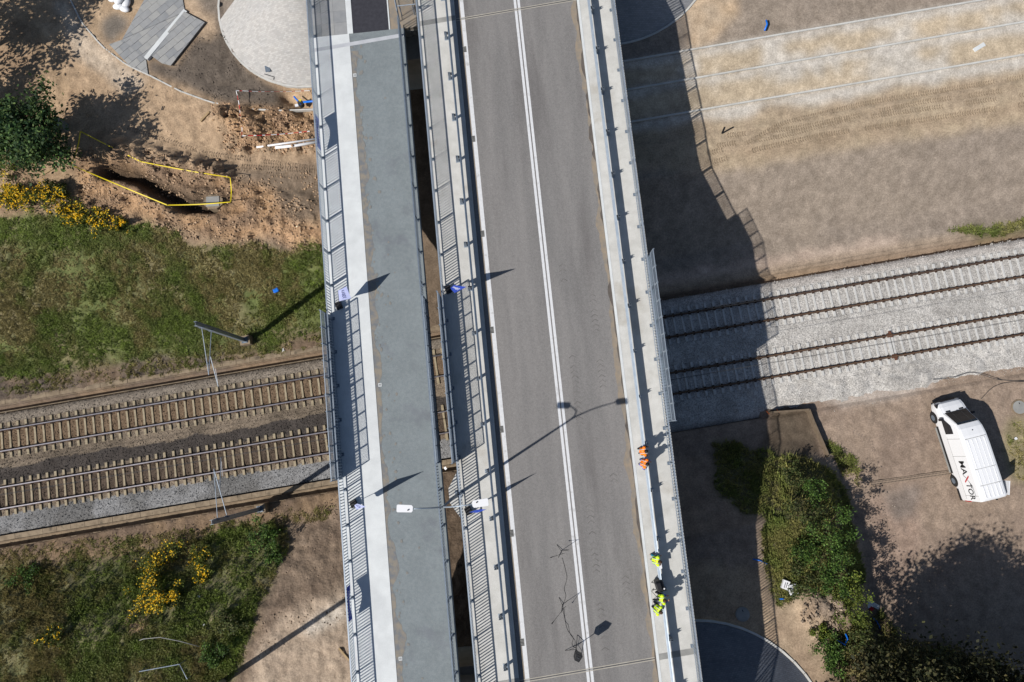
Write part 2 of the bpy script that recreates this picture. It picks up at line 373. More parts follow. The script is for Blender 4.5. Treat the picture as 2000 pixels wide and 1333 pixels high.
# right: yard below the tracks
RS = (PG > 2) & (QG < -.4)
setc(RS, (152, 131, 112), (138, 118, 102), sstep(.35, .68, n1))
setc(RS & PM([(1590, 760), (1820, 715), (1830, 760), (1700, 790), (1640, 800)], .5), (172, 158, 146))
setc(RS & PM([(1700, 980), (1800, 970), (1790, 1090), (1760, 1180), (1700, 1120)], .5), (148, 126, 110), (158, 132, 114), n2)
setc(RS & PM([(1730, 960), (1800, 950), (1790, 1010), (1740, 1010)], .5), (128, 114, 104))
setc(RS & PM([(1960, 820), (2200, 800), (2200, 960), (1970, 940)], .5), (146, 134, 96))
setc(RS & PM([(1500, 800), (1580, 800), (1600, 880), (1560, 900), (1490, 880)], .5), (106, 90, 74), (88, 78, 64), n2)
VG = RS & PM([(1390, 860), (1490, 880), (1570, 890), (1640, 940), (1660, 1000), (1690, 1140), (1640, 1160), (1560, 1150), (1520, 1190), (1495, 1130), (1490, 1010), (1450, 1000), (1400, 960)], .6)
setc(VG, (84, 84, 50), (104, 98, 66), n2)
setc(RS & PM([(1490, 1060), (1520, 1060), (1530, 1100), (1500, 1120)], .4), (190, 168, 136))
setc(RS & PM([(1330, 1100), (1480, 1110), (1500, 1190), (1580, 1150), (1660, 1170), (1640, 1400), (1300, 1400)], .5), (176, 152, 122), (154, 130, 104), sstep(.4, .6, n2))
setc(RS & PM([(1580, 1155), (1640, 1165), (1640, 1230), (1600, 1210)], .5), (142, 124, 106))
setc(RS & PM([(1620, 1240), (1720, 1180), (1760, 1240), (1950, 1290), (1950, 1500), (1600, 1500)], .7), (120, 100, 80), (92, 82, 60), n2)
# relief
rough[TLsand] = .14
rough[PM([(420, 205), (612, 215), (612, 300), (450, 300)], .6)] = .55
rough[PM([(150, 280), (330, 320), (560, 380), (640, 440), (640, 500), (420, 470), (150, 400)], .6)] = .42
rough[E_ & (QG > 8.6)] = .03
rough[E_ & (QG < K3-.8) & (QG > 16)] = .05
rough[RS] = .07
rough[RS & PM([(1580, 1150), (1660, 1160), (1640, 1240), (1560, 1200)], .5)] = .5
rough[GN | GS | SD] = .2
rough[strip] = .22
rough[PM([(360, 0), (500, 0), (440, 40), (470, 120), (545, 175), (545, 212), (430, 200), (286, 140), (405, 45)], .1)] = .16
for pl in ([(200, -40), (420, -40), (405, 60), (330, 140), (290, 150), (200, 90)], [(425, -60), (640, -60), (640, 178), (560, 172), (470, 130), (425, 40)], [(1195, -60), (1400, -60), (1345, 100), (1195, 110)], [(1330, 1195), (1450, 1205), (1600, 1310), (1640, 1400), (1300, 1400)]):
    rough[inpoly(ppx, ppy, pl)] = .0
rough[~near] = .5
n4 = fbm(GX, GY, 2.2, 2, 141); GZ += rough*((n3-.5)*1.2+(n2-.5)*1.0+(np.abs(n4-.5)*-1.6+.3))
# sand heap, trench, spoil, tyre ruts
def wpl(pts): return [tuple(p2g(*q_)[:2]) for q_ in pts]
d, _ = pldist(GX, GY, wpl([(205, 335), (262, 343), (315, 372), (365, 402), (415, 404)])); tr = near & (d < 1.5)
GZ -= np.where(tr, 1.0*sstep(.6+.5*(n3-.5), .2, d), 0); GZ += np.where(tr, .3*np.exp(-((d-.95)/.33)**2)*(.3+1.4*n2), 0)
setc(tr & (d < .5), (70, 58, 46))
d, _ = pldist(GX, GY, wpl([(235, 296), (320, 318), (430, 342)])); GZ += np.where(near & (d < 2), 1.0*np.exp(-(d/.75)**2)*(.3+1.3*n3), 0)
d, _ = pldist(GX, GY, wpl([(500, 400), (545, 385), (600, 395)])); GZ += np.where(near & (d < 2), .45*np.exp(-(d/.6)**2)*(.4+1.2*n2), 0)
d, _ = pldist(GX, GY, wpl([(440, 235), (500, 250)])); GZ += np.where(near & (d < 2.5), .9*np.exp(-(d/.8)**2)*(.4+1.1*n3), 0)
d, _ = pldist(GX, GY, wpl([(560, 190), (595, 205)])); GZ -= np.where(near & (d < 1.5), .7*np.exp(-(d/.5)**2), 0)
d, _ = pldist(GX, GY, wpl([(1592, 1185), (1625, 1180)])); GZ += np.where(near & (d < 3), .6*np.exp(-(d/.9)**2)*(.5+n3), 0)
for pts in ([(400, 310), (500, 335), (630, 350)], [(470, 330), (630, 338)], [(1380, 300), (1450, 285), (1530, 240), (1700, 200), (2000, 150)], [(1390, 318), (1480, 292), (1600, 265), (1800, 235), (2000, 205)], [(1420, 265), (1560, 250), (1800, 200), (2000, 172)]):
    d, _ = pldist(GX, GY, wpl(pts)); tread = .5+.5*np.sin((PG+.4*QG)*2*math.pi/.38)
    rut = near & (d < .5); GZ -= np.where(rut, (.02+.025*tread)*sstep(.34, .2, d), 0)
    setc((rut & (d < .26) & (tread > .5)).astype(float)*.5, (150, 128, 102))
GZ[(QG > -1.4) & (QG < 8.4) & near] = -.5
for a, b_1, c_, e_ in DR[:1]: GZ[(QG > a+.001) & (QG < e_-.001) & near] = -.75
GZ[(QG > -1.555) & (QG < -1.105) & near & (PG < 16.5)] = -.75
GZ[(QG >= -1.11) & (QG < -.3) & near] = -.5
GZ = np.where((QG >= -1.56) & (QG < -.3) & (PG > 16.5) & near, -.3, GZ)
GZ = np.where((QG > 8.5) & (QG < 8.56) & near, np.maximum(GZ, -.1), GZ)
jag = (n3-.5)*.3; 
# cone pavings are sheets of their own: sink the soil under them
CONES = []
def cone_sink(mask): GZ[mask] -= .25
cN = np.hypot(np.maximum(34.6-UG, 0), np.maximum(WG-8.9, 0)); cS = np.hypot(np.maximum(UG+20.8, 0), np.maximum(WG-8.75, 0)); cT = np.hypot(GX+15.79, GY-30.64)
cone_sink((cN < 7.9) & (WG > 7.9) & (UG < 60)); cone_sink((cS < 8.0) & (WG > 7.9) & (UG > -60)); cone_sink((cT < 6.2))
for it in range(4):
    for ax in (0, 1): C[:] = .5*C+.25*np.roll(C, 1, ax)+.25*np.roll(C, -1, ax)
C *= (1+.34*(n3-.5)+.3*(n2-.5)+.24*(n1-.5))[..., None]
nr, nc = GX.shape
idx = np.arange(nr*nc).reshape(nr, nc)
quads = np.stack([idx[:-1, :-1], idx[:-1, 1:], idx[1:, 1:], idx[1:, :-1]], -1).reshape(-1, 4)
def np_mesh(name, V, Q, cols, m, smooth=True):
    me = bpy.data.meshes.new(name); me.vertices.add(len(V)); me.vertices.foreach_set('co', np.asarray(V, np.float32).ravel())
    k = Q.shape[1]; me.loops.add(Q.size); me.loops.foreach_set('vertex_index', Q.astype(np.int32).ravel())
    me.polygons.add(len(Q)); me.polygons.foreach_set('loop_start', np.arange(0, Q.size, k, dtype=np.int32)); me.polygons.foreach_set('loop_total', np.full(len(Q), k, np.int32))
    me.polygons.foreach_set('use_smooth', np.full(len(Q), smooth))
    if cols is not None:
        a = me.color_attributes.new('Col', 'FLOAT_COLOR', 'POINT'); a.data.foreach_set('color', (np.concatenate([cols, np.ones((len(cols), 1))], 1) if cols.shape[1] == 3 else cols).astype(np.float32).ravel())
    me.materials.append(m); me.update(calc_edges=True); me.validate(); return me
def np_obj(name, V, Q, cols, m, parent=None, smooth=True):
    if parent is not None: V = np.asarray(V)-wloc(parent)
    o = bpy.data.objects.new(name, np_mesh(name, V, Q, cols, m, smooth)); COL.objects.link(o)
    if parent is not None: o.parent = parent
    return o
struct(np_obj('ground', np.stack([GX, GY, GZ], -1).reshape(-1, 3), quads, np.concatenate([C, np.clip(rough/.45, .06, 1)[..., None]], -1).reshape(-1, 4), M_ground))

# ---------------------------------------------------------------- railway
pa = np.arange(-62, 62.01, .2); qa = np.concatenate([np.arange(-1.5, 8.31, .11)])
P2, Q2 = np.meshgrid(pa, qa); X2 = ET[0]*P2+EQ[0]*Q2; Y2 = ET[1]*P2+EQ[1]*Q2
m1 = fbm(X2, Y2, .5, 4, 5); m2 = fbm(X2, Y2, 2.3, 3, 8); m3 = fbm(X2, Y2, 9., 2, 12)
lo = np.where(P2 > 15, -1.0-.5*(m2-.5)*2, -.95)
Z2 = np.interp(Q2, [-1.5, -1.05, .2, 7.7, 8.05, 8.4], [-.5, -.3, -.0, -.0, -.25, -.45])-.02
Z2 = np.where((P2 > 15) & (Q2 < .5), np.interp(Q2, [-1.5, -.9, .5], [-.42, -.17, -.02])+(m2-.5)*.22+(m1-.5)*.3, Z2)
Z2 = np.where((P2 < 6.3) & (Q2 < -.7), -.85, Z2); Z2 = np.where((P2 < 44) & (Q2 > 8.02), -.85, Z2)
Z2 += (m3-.5)*.05
def mixc(a, b, f): return np.array(alb(*a))*(1-f[..., None])+np.array(alb(*b))*f[..., None]
cl = mixc((142, 129, 114), (122, 111, 98), sstep(.35, .65, m1))
tk = np.minimum(np.abs(Q2-5.97), np.abs(Q2-1.915)) < .85
cl = np.where(tk[..., None], mixc((116, 98, 80), (132, 113, 94), m2), cl)
cl = np.where(((Q2 > 2.9+(m1-.5)*.8) & (Q2 < 4.0+(m1-.5)*.9))[..., None], mixc((72, 68, 66), (88, 82, 78), m2), cl)
cl = np.where((Q2 < .75+(m1-.5)*.5)[..., None], mixc((146, 147, 149), (118, 118, 118), sstep(.4, .65, m1)), cl)
cl = np.where((tk & (Q2 < 3))[..., None], mixc((84, 74, 66), (108, 94, 82), m2), cl)
cl = np.where((Q2 > 7.2)[..., None], mixc((160, 150, 138), (130, 121, 111), m2), cl)
cr = mixc((202, 200, 197), (188, 186, 183), sstep(.35, .65, m1))
cr = np.where((Q2 > 7.4)[..., None], mixc((186, 181, 177), (204, 200, 196), m2), cr)
cb = np.where((P2 > 1.5)[..., None], cr, cl)
n_r, n_c = X2.shape; ix = np.arange(n_r*n_c).reshape(n_r, n_c)
struct(np_obj('ballast_bed', np.stack([X2, Y2, Z2], -1).reshape(-1, 3), np.stack([ix[:-1, :-1], ix[:-1, 1:], ix[1:, 1:], ix[1:, :-1]], -1).reshape(-1, 4), cb.reshape(-1, 3), M_ballast))
# loose stones lying on the bed
def scatter_stones(n, p0, p1, cmul, name, par=None):
    p = RNG.uniform(p0, p1, n); q = RNG.uniform(-1.0, 8.05, n); x = ET[0]*p+EQ[0]*q; y = ET[1]*p+EQ[1]*q
    i = np.clip(((q+1.5)/.11).round().astype(int), 0, n_r-1); j = np.clip(((p+62)/.2).round().astype(int), 0, n_c-1)
    z = Z2[i, j]; base = cb[i, j]*RNG.uniform(.6, 1.5, (n, 1))
    s = RNG.uniform(.022, .05, (n, 1)); o8 = np.array([(1, 0, 0), (-1, 0, 0), (0, 1, 0), (0, -1, 0), (0, 0, 1), (0, 0, -1)], float)
    V = np.stack([x, y, z+.01], -1)[:, None, :]+o8[None]*s[:, None, :]*RNG.uniform(.6, 1.3, (n, 6, 1))+RNG.normal(0, .008, (n, 6, 3))
    f8 = np.array([(0, 2, 4), (2, 1, 4), (1, 3, 4), (3, 0, 4), (2, 0, 5), (1, 2, 5), (3, 1, 5), (0, 3, 5)])
    Q = (np.arange(n)[:, None, None]*6+f8[None]).reshape(-1, 3)
    return struct(np_obj(name, V.reshape(-1, 3), Q, np.repeat(base, 6, 0), M_stone, smooth=False), 'stuff')
scatter_stones(15000, -41, -6, 1, 'loose_ballast'); scatter_stones(15000, 7, 39, 1, 'loose_ballast')
def rail_mesh(name, L0, L1, m):
    prof = [(-.075, 0), (.075, 0), (.075, .012), (.012, .03), (.012, .125), (.042, .135), (.042, .165), (.034, .172), (-.034, .172), (-.042, .165), (-.042, .135), (-.012, .125), (-.012, .03), (-.075, .012)]
    b = MB(); n = len(prof); vs = [(p, y, z) for p in (L0, L1) for y, z in prof]
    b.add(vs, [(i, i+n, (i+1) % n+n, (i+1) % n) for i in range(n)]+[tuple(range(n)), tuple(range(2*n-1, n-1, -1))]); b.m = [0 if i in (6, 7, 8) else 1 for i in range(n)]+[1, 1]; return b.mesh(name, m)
def sleeper_mesh(m):
    b = MB(); st = [(-1.28, .0, .13), (-1.25, .045, .13), (-.75, .055, .13), (-.5, .03, .105), (0, .012, .1), (.5, .03, .105), (.75, .055, .13), (1.25, .045, .13), (1.28, .0, .13)]
    vs = []
    for y, z, h in st: vs += [(-h, y, -.18), (h, y, -.18), (h*.66, y, z), (-h*.66, y, z)]
    fs = [(0, 1, 2, 3), (32, 35, 34, 33)]
    for i in range(8):
        for j in range(4): fs.append((i*4+j, i*4+4+j, i*4+4+(j+1) % 4, i*4+(j+1) % 4))
    return b.add(vs, fs).mesh('sleeper', m)
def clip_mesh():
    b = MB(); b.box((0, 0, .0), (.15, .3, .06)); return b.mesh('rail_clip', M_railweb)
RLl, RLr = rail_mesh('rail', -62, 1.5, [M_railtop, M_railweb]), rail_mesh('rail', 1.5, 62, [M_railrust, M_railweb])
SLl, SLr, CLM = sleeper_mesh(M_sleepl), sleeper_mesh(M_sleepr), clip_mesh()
for tq, nm in ((5.97, 'beside the graded earth slope'), (1.915, 'on the side towards the parked van')):
    t = empty('railway_track', T(0, tq, 0), 'straight railway track on stone ballast, the one '+nm, 'railway track', 'tracks passing under the bridges')
    for s in (-.7525, .7525):
        for rm in (RLl, RLr): o = inst('rail', rm, T(0, tq+s, .05), t, ANGT)
    k = 0; p = -61.85
    while p < 61.6:
        left = p < 1.5
        o = inst('sleeper', SLl if left else SLr, T(p+random.uniform(-.02, .02), tq, .02 if left else .008), t, ANGT+random.uniform(-.008, .008))
        p += .61 if left else .6
        pc = p-(.61 if left else .6)
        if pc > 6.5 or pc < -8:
            for s in (-.7525, .7525): inst('rail_clip', CLM, T(pc, tq+s, .06), t, ANGT)  # left of the bridges these dark plates also paint the rail's shadow
# old joint plates on the outer track
jp = empty('rail_joint', T(*[float(v) for v in (p2w(1741, 672, .1)[:2]@ET, 1.915)], .05), 'rusty brown rail joint plates across the outer track', 'rail joint')
for s in (-.7525, .7525):
    b = MB(); c = np.array(jp.location)+T(0, s, .05); b.box(c, (.36, .26, .14), ANGT); b.box(c+T(.06, -.2 if s < 0 else .2, .02), (.16, .2, .12), ANGT); b.build('joint_plate', mat('rust%d' % (s > 0), alb(120, 78, 58), alb(96, 66, 52), sc=8, rough=.95), jp)
b = MB(); b.box(np.array(jp.location)+T(-.1, 0, 0), (.22, 1.5, .1), ANGT); b.build('timber_sleeper', M_sleepr, jp)
# drains with pale concrete edge slabs
def drain(name, label, q0, edge, p0, p1):
    t = empty(name, T((p0+p1)/2, q0, 0), label, 'drain')
    b = MB(); b.fbox(T, p0, p1, q0-.03, q0+.005, -.74, -.05); b.fbox(T, p0, p1, q0+.435, q0+.465, -.74, -.06); b.fbox(T, p0, p1, q0+.005, q0+.435, -.745, -.70); b.build('channel', M_concold, t)
    sb = MB(); sb.box((0, 0, 0), (.985, .36, .12)); sm = sb.mesh('edge_slab', M_concold); p = p0+.5
    while p < p1:
        inst('edge_slab', sm, T(p, edge, .0+random.uniform(-.015, .015)), t, ANGT+random.uniform(-.012, .012)); p += 1.
drain('drain_channel', 'open concrete drain with pale edge slabs below the grassy slope', 8.06, 8.76, -46, 4)
drain('drain_channel', 'open concrete drain with pale edge slabs below the weedy bank', -1.56, -.88, -46, 6)

# ---------------------------------------------------------------- paved embankment cones with kerbs
def brick_mat(name, c1, c2, mortar, sc, rot, bw=.2, bh=.1):
    m = mat(name, c1, c2, sc=1.2, rough=.85); nt = m.node_tree; N = nt.nodes; L = nt.links; p = N['Principled BSDF']
    src = p.inputs['Base Color'].links[0].from_socket
    g = N.new('ShaderNodeNewGeometry'); r = N.new('ShaderNodeVectorRotate'); r.rotation_type = 'Z_AXIS'; r.inputs['Angle'].default_value = -rot; L.new(g.outputs['Position'], r.inputs['Vector'])
    bt = N.new('ShaderNodeTexBrick'); bt.inputs['Scale'].default_value = sc; bt.inputs['Brick Width'].default_value = bw; bt.inputs['Row Height'].default_value = bh; bt.inputs['Mortar Size'].default_value = .008
    bt.inputs['Color1'].default_value = (1.1, 1.1, 1.1, 1); bt.inputs['Color2'].default_value = (.86, .86, .86, 1); bt.inputs['Mortar'].default_value = (*mortar, 1); L.new(r.outputs[0], bt.inputs['Vector'])
    x = N.new('ShaderNodeMix'); x.data_type = 'RGBA'; x.blend_type = 'MULTIPLY'; x.inputs[0].default_value = 1; L.new(src, x.inputs[6]); L.new(bt.outputs['Color'], x.inputs[7]); L.new(x.outputs[2], p.inputs['Base Color'])
    bp = N.new('ShaderNodeBump'); bp.inputs['Strength'].default_value = .5; bp.inputs['Distance'].default_value = .01; bp.invert = True; L.new(bt.outputs['Fac'], bp.inputs['Height']); L.new(bp.outputs[0], p.inputs['Normal'])
    return m
M_sett = brick_mat('setts_grey', alb(170, 170, 172), alb(158, 159, 163), (.7, .7, .7), 1., ANGU, .2, .1)
M_settp = brick_mat('setts_sanded', alb(200, 197, 194), alb(190, 189, 188), (.9, .88, .84), 1., ANGU, .2, .1)
M_settb = brick_mat('setts_blue', alb(122, 128, 140), alb(108, 114, 126), (.7, .7, .7), 1., ANGU, .2, .1)
def kerb_ring(t, pts, w=.14, z=.07, name='kerb_stone', seg=.9, m=None, h=.3):
    # pts: world polyline (x, y); kerb stones of about one metre laid along it
    P = np.array(pts); L = np.r_[0, np.cumsum(np.hypot(*np.diff(P, axis=0).T))]; n = max(1, int(L[-1]/seg)); l = L[-1]/n
    b = MB(); b.box((0, 0, -h/2), (l*.992, w, h)); me = b.mesh(name, m or M_conc)
    for i in range(n):
        s = (i+.5)*l; a = [np.interp(s-l*.4, L, P[:, k]) for k in (0, 1)]; c = [np.interp(s+l*.4, L, P[:, k]) for k in (0, 1)]; x, y = [(a[k]+c[k])/2 for k in (0, 1)]
        inst(name, me, (x, y, gzs(x, y)+z), t, math.atan2(c[1]-a[1], c[0]-a[0]))
def cone_paving(label, fz, cx, cy, R, a0, a1, m, clip=None, name='cone_paving'):
    t = empty(name, (cx, cy, 4), label, 'stone paving')
    na, nr_ = 60, 16; vs = []; fs = []
    for i in range(na+1):
        a = a0+(a1-a0)*i/na
        for j in range(nr_+1):
            r = R*(j/nr_); x, y = cx+r*math.cos(a), cy+r*math.sin(a); vs.append((x, y, fz(x, y)+.03))
    for i in range(na):
        for j in range(nr_): k = i*(nr_+1)+j; fs.append((k, k+1, k+nr_+2, k+nr_+1))
    me = MB().add(vs, fs).mesh('paving', m, (cx, cy, 4))
    if clip:
        bm = bmesh.new(); bm.from_mesh(me)
        for co, no in clip: bmesh.ops.bisect_plane(bm, geom=bm.verts[:]+bm.edges[:]+bm.faces[:], plane_co=Vector(co)-Vector((cx, cy, 4)), plane_no=no, clear_outer=True)
        bm.to_mesh(me); bm.free()
    me.polygons.foreach_set('use_smooth', [True]*len(me.polygons))
    o = bpy.data.objects.new('paving', me); COL.objects.link(o); o.parent = t
    return t
def arc(cx, cy, R, a0, a1, n=50): return [(cx+R*math.cos(a0+(a1-a0)*i/n), cy+R*math.sin(a0+(a1-a0)*i/n)) for i in range(n+1)]
rad = math.radians
l1, l2 = p2w(425, 42, 4.1), p2w(505, -8, 4.6); dv = l2-l1
t = cone_paving('pale sand-dusted sett paving on the embankment cone by the cycle bridge', gzs, -15.79, 30.64, 6.3, rad(100), rad(400), M_settp, [(tuple(l1), (-dv[1], dv[0], 0))])
kerb_ring(t, arc(-15.79, 30.64, 6.38, rad(166), rad(300)))
c = B(34.6, 8.9, 0); t = cone_paving('grey sett paving on the embankment cone beside the stepped road bed', gzs, c[0], c[1], 7.95, rad(-100)+ANGU, rad(15)+ANGU, M_sett)
kerb_ring(t, arc(c[0], c[1], 8.05, rad(-96)+ANGU, rad(0)+ANGU))
c = B(-20.8, 8.75, 0); t = cone_paving('blue-grey sett paving on the embankment cone by the weedy mound', gzs, c[0], c[1], 8.1, rad(-15)+ANGU, rad(100)+ANGU, M_settb)
kerb_ring(t, arc(c[0], c[1], 8.2, rad(0)+ANGU, rad(98)+ANGU))
# long arc kerb round the topsoil bed
t = empty('garden_kerb', p2g(300, 160), 'thin concrete kerb curving round the dark topsoil bed', 'kerb')
kerb_ring(t, [tuple(p2g(x, y)[:2]) for x, y in ((118, -40), (138, 0), (160, 45), (200, 92), (248, 128), (300, 152), (350, 178), (410, 200), (470, 212), (540, 217), (620, 214))], w=.09, z=.06, seg=.8)
# slab path in two arms
def clip_poly(poly, cp):
    out = list(poly)
    for i in range(len(cp)):
        a, b = np.array(cp[i]), np.array(cp[(i+1) % len(cp)]); res = []
        for j in range(len(out)):
            p, q = np.array(out[j]), np.array(out[(j+1) % len(out)])
            sp = (b[0]-a[0])*(p[1]-a[1])-(b[1]-a[1])*(p[0]-a[0]); sq = (b[0]-a[0])*(q[1]-a[1])-(b[1]-a[1])*(q[0]-a[0])
            if sp >= 0: res.append(tuple(p))
            if sp*sq < 0: res.append(tuple(p+(q-p)*sp/(sp-sq)))
        out = res
        if len(out) < 3: return []
    return out
def ccw(P): 
    a = sum(P[i][0]*P[(i+1) % len(P)][1]-P[(i+1) % len(P)][0]*P[i][1] for i in range(len(P))); return P if a > 0 else P[::-1]
M_slab = [mat('slab_%d' % i, alb(*c_), alb(*d_), sc=3, rough=.9, bump=.003, bsc=30) for i, (c_, d_) in enumerate((((158, 160, 162), (170, 171, 172)), ((148, 151, 155), (160, 162, 164)), ((166, 167, 167), (178, 178, 176))))]
def slab_area(t, pix, ang, sx, sy, dz, bond=True, fixz=None):
    W = ccw([tuple((p2g(*q_) if fixz is None else p2w(*q_, fixz))[:2]) for q_ in pix]); ca, sa = math.cos(ang), math.sin(ang)
    L_ = [(x*ca+y*sa, -x*sa+y*ca) for x, y in W]; x0, x1 = min(a for a, _ in L_), max(a for a, _ in L_); y0, y1 = min(a for _, a in L_), max(a for _, a in L_)
    r = 0; y = y0
    while y < y1:
        x = x0-(sx*.5 if (r % 2 and bond) else 0)
        while x < x1:
            g = .006; pl = clip_poly([(x+g, y+g), (x+sx-g, y+g), (x+sx-g, y+sy-g), (x+g, y+sy-g)], L_)
            if len(pl) >= 3:
                pw = [(a*ca-b*sa, a*sa+b*ca) for a, b in pl]; cx = np.mean([a for a, _ in pw]); cy = np.mean([b for _, b in pw])
                z = (gzs(cx, cy) if fixz is None else fixz)+dz+random.uniform(-.004, .004); MB().prism(pw, z-.08, z).build('slab', random.choice(M_slab), t)
            x += sx
        y += sy; r += 1
pa0, pa1 = p2g(290, 110), p2g(385, 30); pang = math.atan2(pa1[1]-pa0[1], pa1[0]-pa0[0])
t = empty('slab_path', p2g(300, 70), 'grey concrete slab path leading to the curved kerb', 'path'); [slab_area(t, pp, pang, .8, .5, .07) for pp in ([(300, -30), (352, -30), (362, 24), (240, 78)], [(362, 24.5), (286, 118), (240, 78.5)], [(286, 118.5), (290, 146), (252, 128), (214, 88), (240, 78.8)])]
t2 = empty('slab_path', p2g(345, 85), 'paler grey slab ramp wing with white edge beside the dark topsoil', 'path'); slab_area(t2, [(362, 26), (402, 47), (332, 136), (318, 126), (288, 118)], pang, .8, .5, .19)
b = MB(); e0, e1 = p2g(287, 117), p2g(363, 22); n_ = np.array([-(e1-e0)[1], (e1-e0)[0]]); n_ /= np.linalg.norm(n_)
b.prism([tuple(e0[:2]-n_*.2), tuple(e1[:2]-n_*.2), tuple(e1[:2]+n_*.12), tuple(e0[:2]+n_*.12)], e0[2]-.1, e0[2]+.24); b.build('edge_strip', M_concw, t2)
# kerb rows of the stepped road bed
for K, lab in ((K1, 'topmost concrete kerb row of the stepped sandy road bed'), (K2, 'middle concrete kerb row of the stepped sandy road bed'), (K3, 'lowest concrete kerb row of the stepped sandy road bed')):
    t = empty('kerb_row', T(20, K, 3.8), lab, 'kerb'); kerb_ring(t, [tuple(T(p, K, 0)[:2]) for p in (4, 20, 43)], w=.11, z=.1, seg=1.)
# ---------------------------------------------------------------- the two bridges
U0, U1 = -36., 48.
JS, JN = -13.2, 26.35
def skew(u, w, w0=2.): return u+(w-w0)*.0685        # the joints run parallel to the railway
rb = empty('road_bridge', B(6, 2, ZD), 'two-lane road bridge deck with white double centre line', 'bridge')
b = MB(); b.fbox(B, U0, U1, -4.28, -1.87, ZD-.32, ZD); o = b.build('walkway', M_conc, rb); o['label'] = 'pale concrete walkway between railing and barrier on the lamp side'
b = MB(); b.fbox(B, U0, U1, 5.94, 8.16, ZD-.32, ZD); o = b.build('walkway', M_conc, rb); o['label'] = 'pale concrete walkway where people stand'
b = MB(); b.fbox(B, U0, U1, 5.80, 5.935, ZD-.3, ZD+.012); b.build('kerb', M_concw, rb)
b = MB(); b.fbox(B, U0, U1, -1.868, 5.798, ZD-.32, ZD-.12); b.build('carriageway', M_asph, rb)
b = MB(); b.fbox(B, JS, JN, -4.05, 7.9, ZD-.6, ZD-.325); b.build('deck_slab', M_concd, rb)
for w in (-3.2, -.9, 1.4, 3.7, 6.3, 7.2):
    b = MB(); b.fbox(B, JS+.1, JN-.1, w-.3, w+.3, ZD-1.75, ZD-.602); b.build('girder', M_concd, rb)
zr = ZD-.12
def strip(name, par, w0, w1, m, dz, u0=U0, u1=U1, z=zr):
    b = MB(); b.fbox(B, u0, u1, w0, w1, z, z+dz); return b.build(name, m, par)
for w in (1.86, 2.09): strip('centre_line', rb, w, w+.155, M_paint, .004)
strip('edge_line', rb, -1.53, -1.29, M_paint, .004)
def blotch_strip(name, par, w0, w1, side, m, z, seed, amp=.25, u0=U0, u1=U1, st=.25, base=.5):
    # ragged-edged film of sand along a kerb; side = which edge is straight
    us = np.arange(u0, u1, st); k = fbm(us, us*0+seed, .9, 4, seed); wv = np.clip((k-.5)*2*amp+base*(w1-w0), .015, w1-w0); vs = []; fs = []
    for u, e in zip(us, wv):
        a, c_ = (w0, w0+e) if side < 0 else (w1-e, w1); vs += [B(u, a, z), B(u, c_, z)]
    for i in range(len(us)-1): fs.append((2*i, 2*i+1, 2*i+3, 2*i+2))
    return MB().add(vs, fs).build(name, m, par)
blotch_strip('sand_film', rb, 5.2, 5.79, 1, M_sand, zr+.004, 3, .35)
M_damp = mat('damp_silt', alb(92, 86, 82), alb(112, 104, 98), sc=3, rough=.9)
blotch_strip('silt_film', rb, 5.5, 5.795, 1, M_damp, zr+.008, 5, .3, base=.25)
blotch_strip('sand_film', rb, -1.62, -1.54, 1, M_sand, zr+.003, 8, .05, base=.8)
# chevron tyre prints
b = MB(); M_tread = mat('tyre_print', alb(106, 103, 102), alb(136, 133, 131), sc=2.5, rough=.95, contrast=.4)
for w0, seg in ((3.05, [(-12, -4), (-1, 5), (7.5, 10)]), (4.62, [(-11, -8), (-5, -2.5), (2.5, 8)])):
    for a, e in seg:
        u = a
        while u < e:
            fade = vnoise(np.array([u*.8]), np.array([w0]))[0]
            if fade > .4 and random.random() < .85:
                w = w0+(3-u)*.0+random.uniform(-.01, .01)
                for s in (-1, 1):
                    b.add([B(u, w, zr+.0045), B(u-.07*fade, w, zr+.0045), B(u-.19, w+s*.2, zr+.0045), B(u-.13, w+s*.2, zr+.0045)], [(0, 1, 2, 3)] if s < 0 else [(3, 2, 1, 0)])
            u += .3
struct(b.build('tyre_prints', M_tread, rb), 'stuff')
# joints
def joint(par, uj, w0, w1, z, m, wd=.09, name='expansion_joint', ref=2.):
    pts = [B(skew(uj, w0, ref), w0, 0)[:2], B(skew(uj, w1, ref), w1, 0)[:2], B(skew(uj, w1, ref)+wd, w1, 0)[:2], B(skew(uj, w0, ref)+wd, w0, 0)[:2]]
    b = MB(); b.prism(ccw([tuple(p) for p in pts]), z-.1, z); return b.build(name, m, par)
M_jseal = mat('joint_seal', alb(196, 190, 178), alb(178, 172, 160), sc=3, rough=.85)
for uj in (JS, JN):
    joint(rb, uj, -1.86, 5.79, zr+.006, M_jseal, .045); joint(rb, uj+.07, -1.86, 5.79, zr+.006, M_steeld, .03); joint(rb, uj+.12, -1.86, 5.79, zr+.006, M_jseal, .045)
    joint(rb, uj, 5.95, 8.1, ZD+.005, M_concd, .33); joint(rb, uj, -4.2, -1.88, ZD+.005, M_concd, .33)
# gully grates in the gutter
for gx, gy in ((905, 97), (921, 272), (941, 457), (959, 645), (978, 839), (997, 1042), (1018, 1255)):
    u, w = uw(gx, gy, zr); g = MB(); g.fbox(B, u-.2, u+.2, -1.64, -1.38, zr-.02, zr+.007); go = g.build('gully_grate', M_concd, rb)
    g = MB()
    for i in range(5): g.fbox(B, u-.18+i*.075, u-.14+i*.075, -1.62, -1.4, zr+.008, zr+.012)
    g.build('slot', M_black, go)
